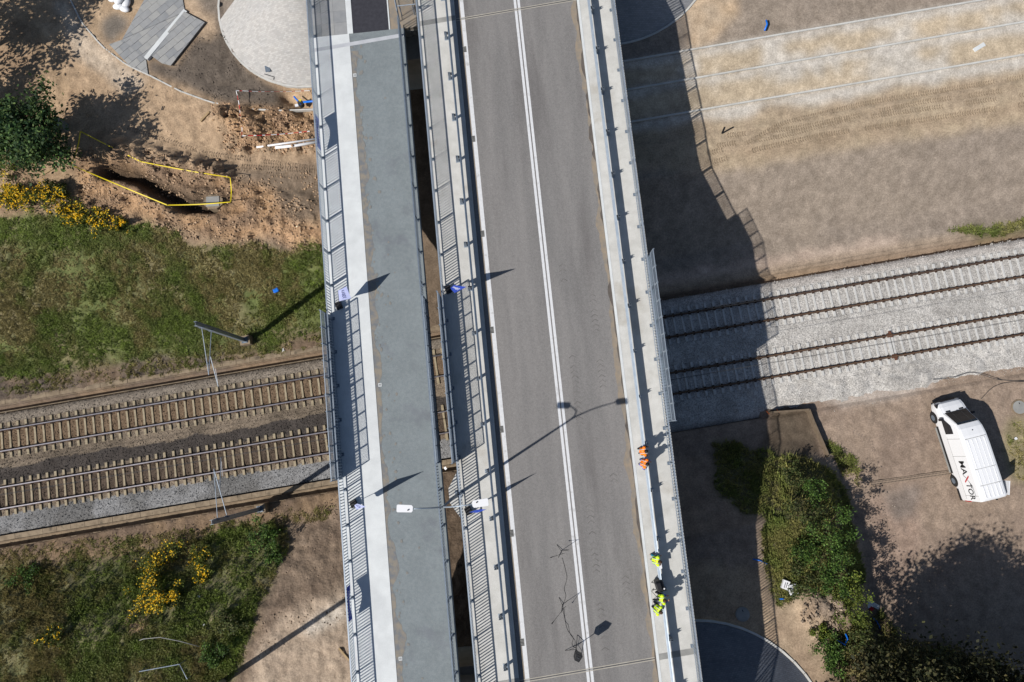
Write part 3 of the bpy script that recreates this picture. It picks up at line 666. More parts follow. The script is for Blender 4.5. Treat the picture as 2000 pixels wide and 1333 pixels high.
# lamp bracket slab on the walkway edge
lu, lw = uw(895.7, 964.8)
b = MB(); b.prism(ccw([tuple(B(u, w, 0)[:2]) for u, w in ((lu+1.25, -4.282), (lu+.35, -4.85), (lu-.45, -4.85), (lu-1.4, -4.282))]), ZD-.3, ZD-.01); b.build('lamp_bracket', M_conc, rb)
cb_ = empty('cycle_bridge', B(6, -8, ZD), 'narrow cycle bridge deck of blue-grey asphalt with white concrete strip', 'bridge')
b = MB(); b.fbox(B, U0, JN-.42, -11.12, -8.6, ZD-.32, ZD); b.build('footway', M_concw, cb_)
b = MB(); b.fbox(B, U0, JN-.42, -8.598, -5.14, ZD-.32, ZD-.02); b.build('cycle_path', M_asphc, cb_)
b = MB(); b.fbox(B, JS, JN-.9, -10.9, -5.3, ZD-.6, ZD-.325); b.build('deck_slab', M_concd, cb_)
for w in (-10.1, -8., -6.):
    b = MB(); b.fbox(B, JS+.1, JN-1, w-.3, w+.3, ZD-1.75, ZD-.602); b.build('girder', M_concd, cb_)
joint(cb_, JN-1.2, -11.1, -5.2, ZD+.005, mat('joint_grey', alb(205, 208, 214), alb(190, 193, 200), sc=2, rough=.8), .24, ref=-8.); 
blotch_strip('sand_film', cb_, -8.58, -7.9, -1, M_film, ZD-.014, 11, .45, u0=-13, u1=25)
# dusty spots on the asphalt
b = MB()
for _ in range(150):
    u = RNG.uniform(-13, 25); w = -8.5+abs(RNG.normal(0, .6)); r = RNG.uniform(.02, .1)*(1.6 if u > 15 else 1)
    if w > -5.4: continue
    zz = ZD-.0115+.00006*_
    b.add([B(u+r*math.cos(a)*RNG.uniform(.5, 1.6), w+r*math.sin(a)*RNG.uniform(.5, 1.1), zz) for a in np.linspace(0, 2*math.pi, 9)[:-1]], [tuple(range(8))])
struct(b.build('dust_spots', mat('dust_spot', alb(150, 146, 138), alb(138, 138, 136), sc=5, rough=.95), cb_), 'stuff')
for gx, gy in ((693, 147), (742, 752), (782, 1287)):
    u, w = uw(gx, gy, ZD); g = MB(); g.fbox(B, u-.1, u+.1, w-.1, w+.1, ZD-.03, ZD-.004); go = g.build('drain_inlet', M_concw, cb_)
    g = MB()
    for i in (-.05, 0, .05): g.fbox(B, u-.06, u+.06, w+i-.012, w+i+.012, ZD-.0038, ZD-.001)
    g.build('slot', M_steeld, go)
# approach behind the cycle bridge joint
ap = empty('approach_path', B(30, -8, ZD), 'approach of grey slabs and fresh black asphalt behind the joint', 'path')
ua = JN-.42
for nm, w0, w1, m, z in (('bed', -11.12, -4.32, M_concd, ZD-.06), ('asphalt', uw(688, 30)[1], uw(757, 30)[1], M_asphb, ZD-.01), ('kerb', uw(676, 30)[1], uw(687, 30)[1], M_concw, ZD+.01), ('kerb', uw(757.5, 30)[1], uw(760, 30)[1], M_concw, ZD+.01), ('earth_verge', uw(760.5, 30)[1], -4.3, M_sand, ZD-.02)):
    b = MB(); b.fbox(B, ua, U1, w0, w1, ZD-.32 if nm != 'bed' else ZD-.4, z); b.build(nm, m, ap)
w0, w1 = -11.1, uw(676, 30)[1]-.01; u = ua+.01
while u < 34:
    n_ = 3
    for i in range(n_):
        a = w0+(w1-w0)*i/n_; b = MB(); b.fbox(B, u, u+.79, a+.005, a+(w1-w0)/n_-.005, ZD-.058, ZD-.005+random.uniform(-.003, .003)); b.build('slab', random.choice(M_slab), ap)
    u += .8
# abutments
for nm, ua0, ua1 in (('behind the stepped road bed', JN+.05, JN+1.2), ('behind the blue-grey sett cone', JS-1.2, JS-.05)):
    ab = empty('abutment', B((ua0+ua1)/2, -1.5, 0), 'concrete abutment wall carrying the bridge end '+nm, 'abutment')
    b = MB(); b.fbox(B, ua0, ua1, -11.0, 8.05, -1, ZD-.33); b.build('front_wall', M_concd, ab)
    e = 9 if ua0 > 0 else -9
    for w in (-11.0, 7.6):
        b = MB(); b.fbox(B, min(ua1, ua1+e) if e > 0 else ua0+e, ua1+e if e > 0 else ua0, w, w+.45, 2, ZD-.34); b.build('wing_wall', M_concd, ab)
    s = 1 if ua0 > 0 else -1
    b = MB(); b.fbox(B, min(ua0-s*1.6, ua0-.01*s), max(ua0-s*1.6, ua0-.01*s), -10.9, 7.9, 2, ZD-1.78); b.build('bearing_shelf', M_concd, ab)

# ---------------------------------------------------------------- railings
def tubes_mesh(name, segs, r, m, n=6):
    b = MB()
    for p in segs: b.tube(p, r, n)
    return b.mesh(name, m)
def railing(label, w, lean, u0, u1, ph, inward, m=M_galv):
    # inward: +1 the deck lies towards +w
    t = empty('railing', B((u0+u1)/2, w, ZD), label, 'railing', 'bridge railings')
    z1 = ZD+1.16
    b = MB(); b.fbox(B, u0, u1, w-.035, w+.035, z1-.05, z1); b.build('top_rail', m, t)
    b = MB(); b.fbox(B, u0, u1, w-.02, w+.02, ZD+.16, ZD+.2); b.build('bottom_rail', m, t)
    pm = MB(); pm.box((0, 0, .56), (.06, .07, 1.1)); pme = pm.mesh('post', m)
    bm_ = MB(); bm_.box((0, 0, .008), (.2, .2, .016)); bm_.cyl((.07, .07, 0), .014, .035, 6); bm_.cyl((-.07, -.07, 0), .014, .035, 6); bm_.cyl((.07, -.07, 0), .014, .035, 6); bm_.cyl((-.07, .07, 0), .014, .035, 6); bme = bm_.mesh('base_plate', M_galvd)
    u = u0+((ph-u0) % 2.)
    us = []
    while u <= u1:
        us.append(u); inst('post', pme, B(u, w, ZD), t, ANGU); inst('base_plate', bme, B(u, w+inward*.03, ZD), t, ANGU); u += 2.
    b = MB(); u = u0+.05
    while u < u1:
        if min(abs(u-k) for k in us) > .05:
            b.fbox(B, u-.024, u+.024, w-.017, w+.017, ZD+.2, z1-.05)
        u += .166
    struct(b.build('balusters', m, t), 'stuff'); return t
RU0, RU1 = -27., 42.
railing('galvanised picket railing on the outer edge of the cycle bridge', -10.82, 0, RU0, RU1, uw(618.3, 130)[0], 1)
railing('galvanised picket railing between cycle path and the gap', -5.33, 0, RU0, JN-.3, uw(788, 128)[0], -1, M_galvd)
railing('galvanised picket railing beside the lamp column on the road bridge', -4.12, 0, RU0, RU1, uw(828, 132)[0], 1)
railing('galvanised picket railing on the outer road bridge edge behind the people', 7.87, 0, RU0, RU1, uw(1264.5, 571)[0], -1)
# small cross railing closing the gap
t = empty('gap_railing', B(26.6, -4.8, ZD), 'short galvanised rail closing the gap between the decks', 'railing')
b = MB(); b.tube([B(26.75, -5.4, ZD+1.05), B(26.75, -4.2, ZD+1.05)], .03); b.build('top_rail', M_galv, t)
for w in (-5.2, -4.4):
    b = MB(); b.tube([B(26.75, w, ZD-.1), B(26.75, w, ZD+1.03)], .03); b.build('post', M_galvd, t)
t = empty('approach_railing', B(30, -5.5, ZD), 'slim galvanised railing running along the black asphalt approach', 'railing')
a0, a1 = B(26.4, -5.35, ZD), B(34, -6.2, ZD)
for z in (.15, 1.1):
    b = MB(); b.tube([a0+(0, 0, z), a1+(0, 0, z)], .028 if z > 1 else .018); b.build('top_rail' if z > 1 else 'bottom_rail', M_galv, t)
b = MB()
for i in range(60): p = a0+(a1-a0)*i/60; b.tube([p+(0, 0, .16), p+(0, 0, 1.09)], .01, 4)
struct(b.build('balusters', M_galvd, t), 'stuff')
for i in range(5):
    p = a0+(a1-a0)*i/4; b = MB(); b.tube([p, p+(0, 0, 1.08)], .03, 6); b.build('post', M_galvd, t)
# ---------------------------------------------------------------- crash barriers
def barrier(label, w, face, ph, u0, u1):
    t = empty('crash_barrier', B((u0+u1)/2, w, ZD), label, 'crash barrier', 'crash barriers along the carriageway')
    prof = [(0, .27), (.07, .30), (.075, .36), (.0, .42), (.0, .52), (.075, .58), (.075, .64), (.0, .71), (-.03, .72), (-.02, .70), (.055, .635), (.055, .585), (-.02, .53), (-.02, .41), (.055, .355), (.05, .31), (-.02, .28)]
    b = MB(); n = len(prof); vs = [B(u, w+face*a, ZD+z) for u in (u0, u1) for a, z in prof]
    b.add(vs, [(i, i+n, (i+1) % n+n, (i+1) % n) for i in range(n)]+[tuple(range(n)), tuple(range(2*n-1, n-1, -1))]); b.build('beam', M_galv, t)
    pm = MB(); s = -face
    pm.box((s*.13, 0, .36), (.02, .12, .72)); pm.box((s*.20, .055, .36), (.14, .012, .72)); pm.box((s*.20, -.055, .36), (.14, .012, .72)); pme = pm.mesh('post', M_galvd)
    sp = MB(); sp.box((s*.07, 0, .6), (.1, .1, .16)); spm = sp.mesh('spacer', M_steeld); bp = MB(); bp.box((s*.19, 0, .01), (.26, .22, .02)); bpm = bp.mesh('base_plate', M_galv)
    u = u0+((ph-u0) % 2.667)
    while u < u1:
        q = inst('post', pme, B(u, w, ZD), t, ANGU); inst('base_plate', bpm, (0, 0, 0), q, 0, False); inst('spacer', spm, B(u, w, ZD), t, ANGU); u += 2.667
    return t
barrier('galvanised crash barrier on the lamp side of the carriageway', -2.36, 1, uw(909, 478, ZD+.3)[0], -28, 42)
barrier('galvanised crash barrier the people in vests stand beside', 6.46, -1, uw(1231, 596, ZD+.4)[0], -28, 42)
# ---------------------------------------------------------------- protective screens above the tracks
def screen(label, w, u0, u1, n=10, solid=1.0):
    t = empty('safety_screen', B((u0+u1)/2, w, ZD), label, 'safety screen', 'safety screens above the tracks')
    L_ = (u1-u0)/n
    fm = MB(); hz0, hz1 = solid, 1.92
    for z in (hz0+.02, hz1-.02): fm.box((0, 0, z), (.04, L_-.01, .04))
    for y in (-L_/2+.02, L_/2-.02): fm.box((0, y, (hz0+hz1)/2), (.039, .03, hz1-hz0-.03))
    fme = fm.mesh('panel_frame', M_galv)
    wm = MB(); st = .05
    for i in range(1, int(L_/st)): wm.box((0, -L_/2+i*st, (hz0+hz1)/2), (.006, .007, hz1-hz0-.05))
    for i in range(1, int((hz1-hz0)/st)): wm.box((.006, 0, hz0+i*st), (.005, L_-.04, .007))
    wme = wm.mesh('wire_mesh', M_galvd)
    pm = MB(); pm.box((0, 0, (solid-.12)/2), (.03, L_-.012, solid+.1)); pme = pm.mesh('solid_panel', mat('screen_panel_%d' % int(w*10), alb(140, 158, 178), alb(150, 168, 188), sc=2, rough=.5, metal=.2))
    gm = MB(); gm.box((0, 0, .86), (.06, .05, 2.1)); gme = gm.mesh('post', M_galvd)
    for i in range(n):
        c = B(u0+(i+.5)*L_, w, ZD); inst('panel_frame', fme, c, t, ANGU); inst('wire_mesh', wme, c, t, ANGU); inst('solid_panel', pme, c, t, ANGU)
    for i in range(n+1): inst('post', gme, B(u0+i*L_, w+(.045 if w in (-5.17,) else -.045 if w < 0 else .045), ZD), t, ANGU)
    return t
screen('mesh-topped safety screen on the outer side of the cycle bridge', -11.0, -1.4, 8.2)
screen('mesh-topped safety screen beside the cycle path at the gap', -5.17, -1.0, 8.4)
screen('mesh-topped safety screen on the road bridge side of the gap', -4.3, -1.1, 8.6)
screen('mesh-topped safety screen on the outer road bridge edge', 8.12, 0., 9.75)

# ---------------------------------------------------------------- lamp column
lp = B(lu, lw, ZD-.01)
t = empty('street_lamp', lp, 'tall galvanised lamp column with two white lamp heads standing on the bridge bracket', 'street lamp')
b = MB(); b.box(lp+(0, 0, .012), (.42, .42, .024), ANGU)
for a in (-.15, .15):
    for c in (-.15, .15): b.cyl(lp+B(a, c, 0)*(1, 1, 0)+(0, 0, .02), .03, .09, 6)
b.build('base_plate', M_galvd, t)
b = MB(); b.tube([lp+(0, 0, .02), lp+(0, 0, 1.2), lp+(0, 0, 7.45)], [.1, .09, .05], 12); b.build('pole', M_galvd, t, True)
hl, hr = p2w(791, 993.6, ZD+8.75), p2w(938, 983, ZD+8.75); tp = lp+(0, 0, 7.4); mid = (hl+hr)/2
for hd in (hl, hr):
    d = (hd-tp)*(1, 1, 0); d /= np.linalg.norm(d); e = hd-d*.36
    b = MB(); b.tube([tp, tp+d*.08+(0, 0, .35), tp+d*.4+(0, 0, .85), tp+d*.85+(0, 0, 1.15), e], [.045, .042, .038, .034, .03], 8); b.build('arm', M_galv, t, True)
    n_ = np.array([-d[1], d[0], 0]); pr = [(-.36, .09), (-.3, .16), (.33, .17), (.37, .13), (.37, -.13), (.33, -.17), (-.3, -.16), (-.36, -.09)]
    b = MB(); b.prism([tuple((hd+d*a+n_*c)[:2]) for a, c in pr], hd[2]-.04, hd[2]+.05); ho = b.build('lamp_head', M_whitep, t)
    b = MB(); b.cyl(hd-d*.15+n_*.06+(0, 0, .05), .03, .06, 8); b.build('sensor', M_black, ho)
# ---------------------------------------------------------------- lettering
def text_mesh(txt, name, m, width, height, bold=.012):
    cu = bpy.data.curves.new(name, 'FONT'); cu.body = txt; cu.resolution_u = 2; cu.offset = bold
    o = bpy.data.objects.new(name, cu); COL.objects.link(o); bpy.context.view_layer.update()
    me = bpy.data.meshes.new_from_object(o); bpy.data.objects.remove(o); bpy.data.curves.remove(cu)
    co = np.zeros(len(me.vertices)*3); me.vertices.foreach_get('co', co); co = co.reshape(-1, 3)
    lo, hi = co.min(0), co.max(0); co[:, 0] = (co[:, 0]-(lo[0]+hi[0])/2)/(hi[0]-lo[0])*width; co[:, 1] = (co[:, 1]-(lo[1]+hi[1])/2)/(hi[1]-lo[1])*height
    return me, co
def put_text(txt, name, m, par, fn, width, height):
    # fn maps text-plane coordinates (x, y) to a world point
    me, co = text_mesh(txt, name, m, width, height); off = wloc(par)
    for v, c in zip(me.vertices, co): v.co = Vector(tuple(np.array(fn(c[0], c[1]))-off))
    me.materials.clear(); me.materials.append(m); me.update()
    o = bpy.data.objects.new(name, me); COL.objects.link(o); o.parent = par; return o
# ---------------------------------------------------------------- flags and banners
def flag(label, corners, m, base, txt=None, ink=None, tip=None, rot=0, thick=.004):
    # corners: bl, tl, tr, br as (px, py, height above deck)
    t = empty('flag', p2w(base[0], base[1], ZD), label, 'flag', 'flags along the bridge railings')
    P = [p2w(x, y, ZD+h) for x, y, h in corners]
    b = MB(); bp = p2w(base[0], base[1], ZD); b.box(bp+(0, 0, .14), (.34, .42, .28), ANGU+.3); b.build('weight_base', M_black, t)
    b = MB(); b.tube([bp+(0, 0, .27), (bp+(0, 0, .27))*.5+P[0]*.5, P[0], (P[0]+P[1])/2, P[1]], [.02, .018, .016, .014, .012], 6); b.build('pole', M_steeld, t)
    n = 12; vs = []; fs = []
    def S(s, v):
        a = P[0]*(1-v)+P[1]*v; c = P[3]*(1-v)+P[2]*v; q = a*(1-s)+c*s
        return q+np.array([0, 0, .05*math.sin(s*7+v*2)*s])
    for side in (0, 1):
        for i in range(n+1):
            for j in range(n+1): vs.append(S(i/n, j/n)-np.array([0, 0, side*thick]))
    for i in range(n):
        for j in range(n):
            k = i*(n+1)+j; fs.append((k, k+n+1, k+n+2, k+1)); k += (n+1)**2; fs.append((k, k+1, k+n+2, k+n+1))
    b = MB(); b.add(vs, fs); b.build('cloth', m, t, True)
    if txt:
        def fn(x, y):
            s, v = (.5+x, .5+y) if not rot else (.5+y, .5-x) if rot < 0 else (.5-y, .5+x)
            return S(s, v)+np.array([0, 0, .012])
        put_text(txt, 'lettering', ink, t, fn, .7, .3)
    return t
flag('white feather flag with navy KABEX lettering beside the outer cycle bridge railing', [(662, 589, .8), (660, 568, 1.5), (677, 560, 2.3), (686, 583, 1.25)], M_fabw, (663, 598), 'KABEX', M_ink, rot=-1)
flag('royal blue flag with white lettering above the road bridge walkway', [(879, 563, 1.0), (886, 557, 1.9), (911, 561, 3.0), (888, 573, 1.5)], M_fabb, (876, 567), 'SWEKS', M_paint)
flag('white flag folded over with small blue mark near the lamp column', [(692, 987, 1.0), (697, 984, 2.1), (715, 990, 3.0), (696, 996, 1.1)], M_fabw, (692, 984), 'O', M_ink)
flag('navy blue flag seen edge-on below the right lamp head', [(915, 1001, .9), (930, 996, 2.0), (951, 995, 3.0), (932, 1002, 1.6)], M_fabb, (915, 998))
def banner(label, u0, u1, m, txt, ink, w=-10.775):
    t = empty('banner', B((u0+u1)/2, w, ZD+.3), label, 'banner', 'banners tied to the outer railing')
    n = 20; vs = []; fs = []; th = .006
    for s in (0, 1):
        for i in range(n+1):
            f = i/n; zl = ZD+.3+.3*math.sin(f*math.pi)**1.3; zh = ZD+1.08
            vs += [B(u0+(u1-u0)*f, w+s*th, zl), B(u0+(u1-u0)*f, w+s*th, zh)]
    for i in range(n):
        k = 2*i; fs.append((k, k+1, k+3, k+2)); k += 2*(n+1); fs.append((k, k+2, k+3, k+1))
    MB().add(vs, fs).build('cloth', m, t)
    uc = (u0+u1)/2; put_text(txt, 'lettering', ink, t, lambda x, y: B(uc-x*1, w+.012, ZD+.78+y), abs(u1-u0)*.75, .16)
    b = MB(); b.tube([B(u0, w, ZD+1.08), B(u0, -10.82, ZD+1.11)], .006, 4); b.build('cable_tie', M_black, t)
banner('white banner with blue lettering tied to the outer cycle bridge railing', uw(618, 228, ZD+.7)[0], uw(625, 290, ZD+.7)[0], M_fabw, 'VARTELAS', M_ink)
banner('blue banner with white lettering tied to the outer cycle bridge railing', uw(680, 1145, ZD+.7)[0], uw(690, 1212, ZD+.7)[0], M_fabb, 'VARTELAS', M_paint)

# ---------------------------------------------------------------- catenary masts and wires
def mast(label, base, top, arms, side):
    P = p2w(*base, .15); h = 7.65; t = empty('catenary_mast', P, label, 'catenary mast', 'catenary masts beside the tracks')
    b = MB(); b.box(P+(0, 0, .15), (.72, .66, .9), ANGT); b.build('foundation', M_concold, t)
    b = MB()
    for s in (-1, 1): b.box(P+T(0, s*.13, 0)+(0, 0, h/2+.6), (.2, .014, h), ANGT)
    b.box(P+(0, 0, h/2+.6), (.012, .25, h), ANGT); b.build('column', M_galv, t)
    b = MB(); b.box(P+(0, 0, .62), (.42, .42, .04), ANGT)
    for a in (-.15, .15):
        for c in (-.15, .15): b.cyl(P+T(a, c, 0)+(0, 0, .62), .025, .1, 6)
    b.build('base_plate', M_galvd, t)
    s = -side
    a_hi, a_lo = P+T(0, s*.16, 0)+(0, 0, 7.4), P+T(0, s*.16, 0)+(0, 0, 6.05); head = P+T(0, s*3.1, 0)+(0, 0, 7.15); reg = P+T(0, s*3.5, 0)+(0, 0, 5.95)
    for nm, pts, r in (('top_tube', [a_hi, head], .025), ('strut', [a_lo, head], .03), ('registration_arm', [a_lo*.45+head*.55, reg+T(0, s*.25, 0)], .022), ('stay', [a_hi*.3+head*.7, (a_lo*.2+head*.8)], .012)):
        b = MB(); b.tube(pts, r, 6); b.build(nm, M_galv, t)
    for p in (a_hi, a_lo):
        b = MB(); b.box(p+T(0, -s*.06, 0), (.3, .1, .16), ANGT); b.build('bracket', M_galvd, t)
        b = MB(); q = p+T(0, s*.3, 0)
        for k in range(4): b.cyl(q+T(0, s*.06*k, 0)+(0, 0, -.04), .05, .08, 8)
        b.build('insulator', M_galvd, t) if False else None
    b = MB(); b.tube([reg, reg+T(1.2*0, s*-.9, .12)], .014, 5); b.build('steady_arm', M_whitep, t)
    return head, reg
h1 = mast('galvanised catenary mast at the foot of the grassy slope', (484, 667), (392, 635), None, 1)
h2 = mast('galvanised catenary mast at the foot of the weedy bank', (514, 993), (425, 1010), None, -1)
for (hd, rg), nm, tq in ((h1, 'slope-side', 5.97), (h2, 'yard-side', 1.915)):
    for z, r, k in ((5.9, .011, 'contact wire'), (7.15, .01, 'carrier wire')):
        q0 = float(np.array(hd)[:2]@EQ); p0 = float(np.array(hd)[:2]@ET); b = MB()
        pts = [T(-47, tq, z), T(p0, tq-.05, z)]+[T(p0+i*6, tq, z-(.45*math.sin(math.pi*i/10) if z > 6 else 0)) for i in range(1, 11)]
        b.tube(pts, r, 5); tag(b.build('overhead_wire', M_steeld), 'thin overhead %s strung above the %s track' % (k, nm), 'wire', 'overhead wires')
# pole off the lower edge that throws the long shadow
P = p2g(438, 1330); t = empty('concrete_pole', P, 'tall round concrete pole at the edge of the weeds throwing a long shadow', 'pole')
b = MB(); b.tube([P-(0, 0, .5), P+(0, 0, 11)], [.19, .13], 14); b.build('shaft', M_concd, t, True)
b = MB(); b.box(P+(0, 0, 10.9), (.6, .12, .1), .5); b.build('crossarm', M_galvd, t)

# ---------------------------------------------------------------- van
WF, WR = p2w(1826.5, 816, .3), p2w(1866.5, 939, .3)
vd = (WF-WR)*(1, 1, 0); wb_len = np.linalg.norm(vd); vd /= wb_len; vr = np.array([vd[1], -vd[0], 0])     # forward, right
VO = WR+vr*.93; VO[2] = -.12; sx = wb_len/4.49
van = empty('delivery_van', VO, 'white high-roof delivery van with MAXTOR lettering and rear door open', 'van')
def V(x, y, z): return VO+vd*(x*sx)+vr*y+np.array([0, 0, z])      # x forward from rear axle, y right
st = [(-1.35, .93, .99, .84, .42, 2.50), (-1.25, .96, 1.01, .85, .36, 2.60), (0., .98, 1.02, .86, .33, 2.63), (2.3, .98, 1.02, .86, .33, 2.63), (3.05, .98, 1.02, .85, .33, 2.60), (3.55, .98, 1.02, .82, .33, 2.50), (3.95, .98, 1.01, .78, .33, 2.28), (4.3, .98, 1.01, .79, .33, 1.85), (4.72, .97, 1.0, .82, .33, 1.36), (5.1, .95, .98, .80, .33, 1.22), (5.36, .90, .94, .74, .35, 1.08), (5.47, .82, .86, .66, .40, .85), (5.50, .78, .80, .60, .45, .70)]
def ring(x, wb, wm, wr, zb, zr):
    belt = min(1.15, zr*.72); hi = zr-.13 if zr > 1.5 else zr-.05
    half = [(wb, zb), (wm, zb+.28), (wm, belt), (wr+.035, hi), (wr-.02, zr-.04), (wr-.14, zr), (wr*.4, zr+.02)]
    return [V(x, a, z) for a, z in half]+[V(x, -a, z) for a, z in half[::-1]]
b = MB(); vs = []; fs = []; n = 14
for s in st: vs += ring(*s)
for i in range(len(st)-1):
    for j in range(n): fs.append((i*n+j, (i+1)*n+j, (i+1)*n+(j+1) % n, i*n+(j+1) % n))
fs += [tuple(range(n)), tuple(range(len(st)*n-1, (len(st)-1)*n-1, -1))]
b.add(vs, fs); body = b.build('body', M_white, van)
bv = body.modifiers.new('bevel', 'BEVEL'); bv.width = .02; bv.segments = 2; bv.limit_method = 'ANGLE'; bv.angle_limit = rad(25)
def sect(x):
    xs = [s[0] for s in st]; return [float(np.interp(x, xs, [s[k] for s in st])) for k in range(1, 6)]
def roofp(x, y, up=.012): s = sect(x); return V(x, y, s[4]+up+.01)
def sidep(x, f, side, out=.012):     # f 0 belt .. 1 cant rail
    wb, wm, wr, zb, zr = sect(x); belt = min(1.15, zr*.72); hi = zr-.13; return V(x, side*(wm+(wr+.035-wm)*f+out), belt+(hi-belt)*f)
def panel(name, grid, m, par, th=.01):
    a, c = len(grid), len(grid[0]); vs = [p for r in grid for p in r]; fs = [(i*c+j, (i+1)*c+j, (i+1)*c+j+1, i*c+j+1) for i in range(a-1) for j in range(c-1)]
    return MB().add(vs, fs).build(name, m, par)
panel('windscreen', [[V(x, y*(sect(x)[2]-.07), sect(x)[4]+.03+(.02 if x < 4.6 else .03)*(1-abs(y))) for y in (-1, -.6, -.2, .2, .6, 1)] for x in (3.86, 4.0, 4.15, 4.3, 4.5, 4.72)], M_glass, van)
for y0 in (-.33, .33):
    b = MB(); b.tube([V(3.93, y0, 2.33), V(4.68, y0*.9, 1.45)], .012, 4); b.build('screen_divider', M_steeld, van)
for s in (-1, 1):
    panel('door_window', [[V(x, s*(1.022-.16*(z-1.15)/1.35+.012), z) for z in np.linspace(1.2, zt, 4)] for x, zt in ((3.3, 1.95), (3.6, 1.95), (3.85, 1.9), (4.1, 1.66), (4.38, 1.36))], M_glass, van)
    b = MB(); b.fbox(lambda a, c, z: V(a, c, z), 4.28, 4.42, s*1.12-.09, s*1.12+.09, 1.2, 1.5); b.build('mirror', M_black, van)
    b = MB(); b.fbox(lambda a, c, z: V(a, c, z), .55, 3.85, s*1.0-.035, s*1.0+.035, .36, .56); b.build('sill', M_black, van)
    b = MB(); b.fbox(lambda a, c, z: V(a, c, z), .6, 3.8, s*1.07-.05, s*1.07+.05, .32, .37); b.build('side_step', M_concd, van)
    b = MB(); b.fbox(lambda a, c, z: V(a, c, z), -1.36, -.55, s*1.0-.03, s*1.0+.03, .38, .58); b.build('sill', M_black, van)
    b = MB(); b.fbox(lambda a, c, z: V(a, c, z), 5.12, 5.4, s*.82-.13, s*.82+.1, .8, 1.03); b.build('headlight', M_glass, van)
    b = MB(); b.fbox(lambda a, c, z: V(a, c, z), -1.385, -1.33, s*.93-.07, s*.93+.06, .9, 1.5); b.build('tail_light', M_red, van)
    b = MB(); b.add([V(4.74, s*.30, 1.375), V(4.74, s*.62, 1.37), V(4.84, s*.62, 1.34), V(4.84, s*.3, 1.35)], [(0, 1, 2, 3)]); b.build('wiper_vent', M_black, van)
    for x in (0, 4.49):
        w = MB(); w.tube([V(x, s*.80, .34), V(x, s*1.035, .34)], .345, 20); wo = w.build('wheel', M_rubber, van)
        w = MB(); w.tube([V(x, s*1.03, .34), V(x, s*1.045, .34)], .2, 14); w.build('rim', M_galvd, wo)
        b = MB(); b.tube([V(x, s*.75, .38), V(x, s*1.022, .38)], .42, 18); b.build('wheel_arch', M_black, van)
b = MB(); b.fbox(lambda a, c, z: V(a, c, z), 5.3, 5.53, -.85, .85, .3, .72); b.build('bumper', M_black, van)
b = MB(); b.fbox(lambda a, c, z: V(a, c, z), 5.42, 5.52, -.5, .5, .73, .9); b.build('grille', M_black, van)
b = MB(); b.cyl(roofp(3.35, -.0), .03, .05, 8); b.build('antenna', M_black, van)
for y in np.linspace(-.56, .56, 5):
    for x0, x1 in ((-1.15, -.35), (-.25, .75), (.85, 2.75)):
        b = MB(); b.fbox(lambda a, c, z: V(a, c, z), x0, x1, y-.02, y+.02, 2.615, 2.664); b.build('roof_rib', M_white, van)
for x in (-.3, .8, 2.85):
    b = MB(); b.fbox(lambda a, c, z: V(a, c, z), x-.012, x+.012, -.7, .7, 2.62, 2.652 if x < 2 else 2.645); b.build('roof_seam', M_concd, van)
for x in (2.95, 1.75, -.95):
    panel('door_seam', [[sidep(x-.011, f, -1, .006) for f in (-.0, .5, .95)], [sidep(x+.011, f, -1, .006) for f in (0, .5, .95)]], M_concd, van)
panel('body_crease', [[sidep(x, .03, -1, .006) for x in (-1.2, 0, 1.5, 3.1)], [sidep(x, .05, -1, .006) for x in (-1.2, 0, 1.5, 3.1)]], M_concd, van)
for y0, y1 in ((-.55, .02), (.05, .6)):
    b = MB(); b.tube([V(4.74, y0, 1.42), V(4.55, y1, 1.66)], .012, 4); b.build('wiper', M_black, van)
b = MB(); dpt = V(-1.33, 1.06, 0); dd = (vr*.36+vd*.9); dd /= np.linalg.norm(dd); nn_ = np.array([-dd[1], dd[0], 0])
b.hexa([dpt+dd*a+nn_*c+(0, 0, z) for z in (.5, 2.42) for a, c in ((0, -.03), (.92, -.03), (.92, .03), (0, .03))]); b.build('rear_door', M_white, van)
b = MB(); b.cyl(V(-1.42, .2, 2.35), .05, .1, 8); b.build('reversing_camera', M_black, van)
b = MB(); b.fbox(lambda a, c, z: V(a, c, z), -.15, 1.75, 1.02, 1.05, 2.1, 2.14); b.build('door_rail', M_whitep, van)
M_let = mat('black_lettering', (.01, .01, .012), rough=.6)
def sidetxt(xc, fc):
    return lambda x, y: sidep(xc-x, fc+y/1.34, -1, .016)
put_text('MA', 'lettering', M_let, van, sidetxt(.95, .52), .95, .5)
put_text('TOR', 'lettering', M_let, van, sidetxt(-.68, .52), 1.15, .5)
g = sidetxt(.2, .52); b = MB(); b.add([g(-.26, .25), g(-.14, .25), g(.28, -.25), g(.16, -.25)], [(0, 1, 2, 3)]); b.build('red_stroke', M_red, van)
b = MB(); b.add([g(-.28, -.25), g(-.24, -.25), g(.0, .03), g(-.03, .03)], [(0, 1, 2, 3)]); b.add([g(.02, .02), g(.05, .02), g(.5, .3), g(1.2, .32), g(1.2, .34), g(.45, .33)], [(0, 1, 2, 3, 4, 5)]); b.build('lettering', M_let, van)
hood = lambda x, y: V(5.02-y*-1, -x*-1*-1, 1.285-.32*((5.02+y)-5.02))
put_text('MAXTOR', 'lettering', M_let, van, lambda x, y: V(4.98+y, x, 1.262-.37*y+.02), .62, .13)

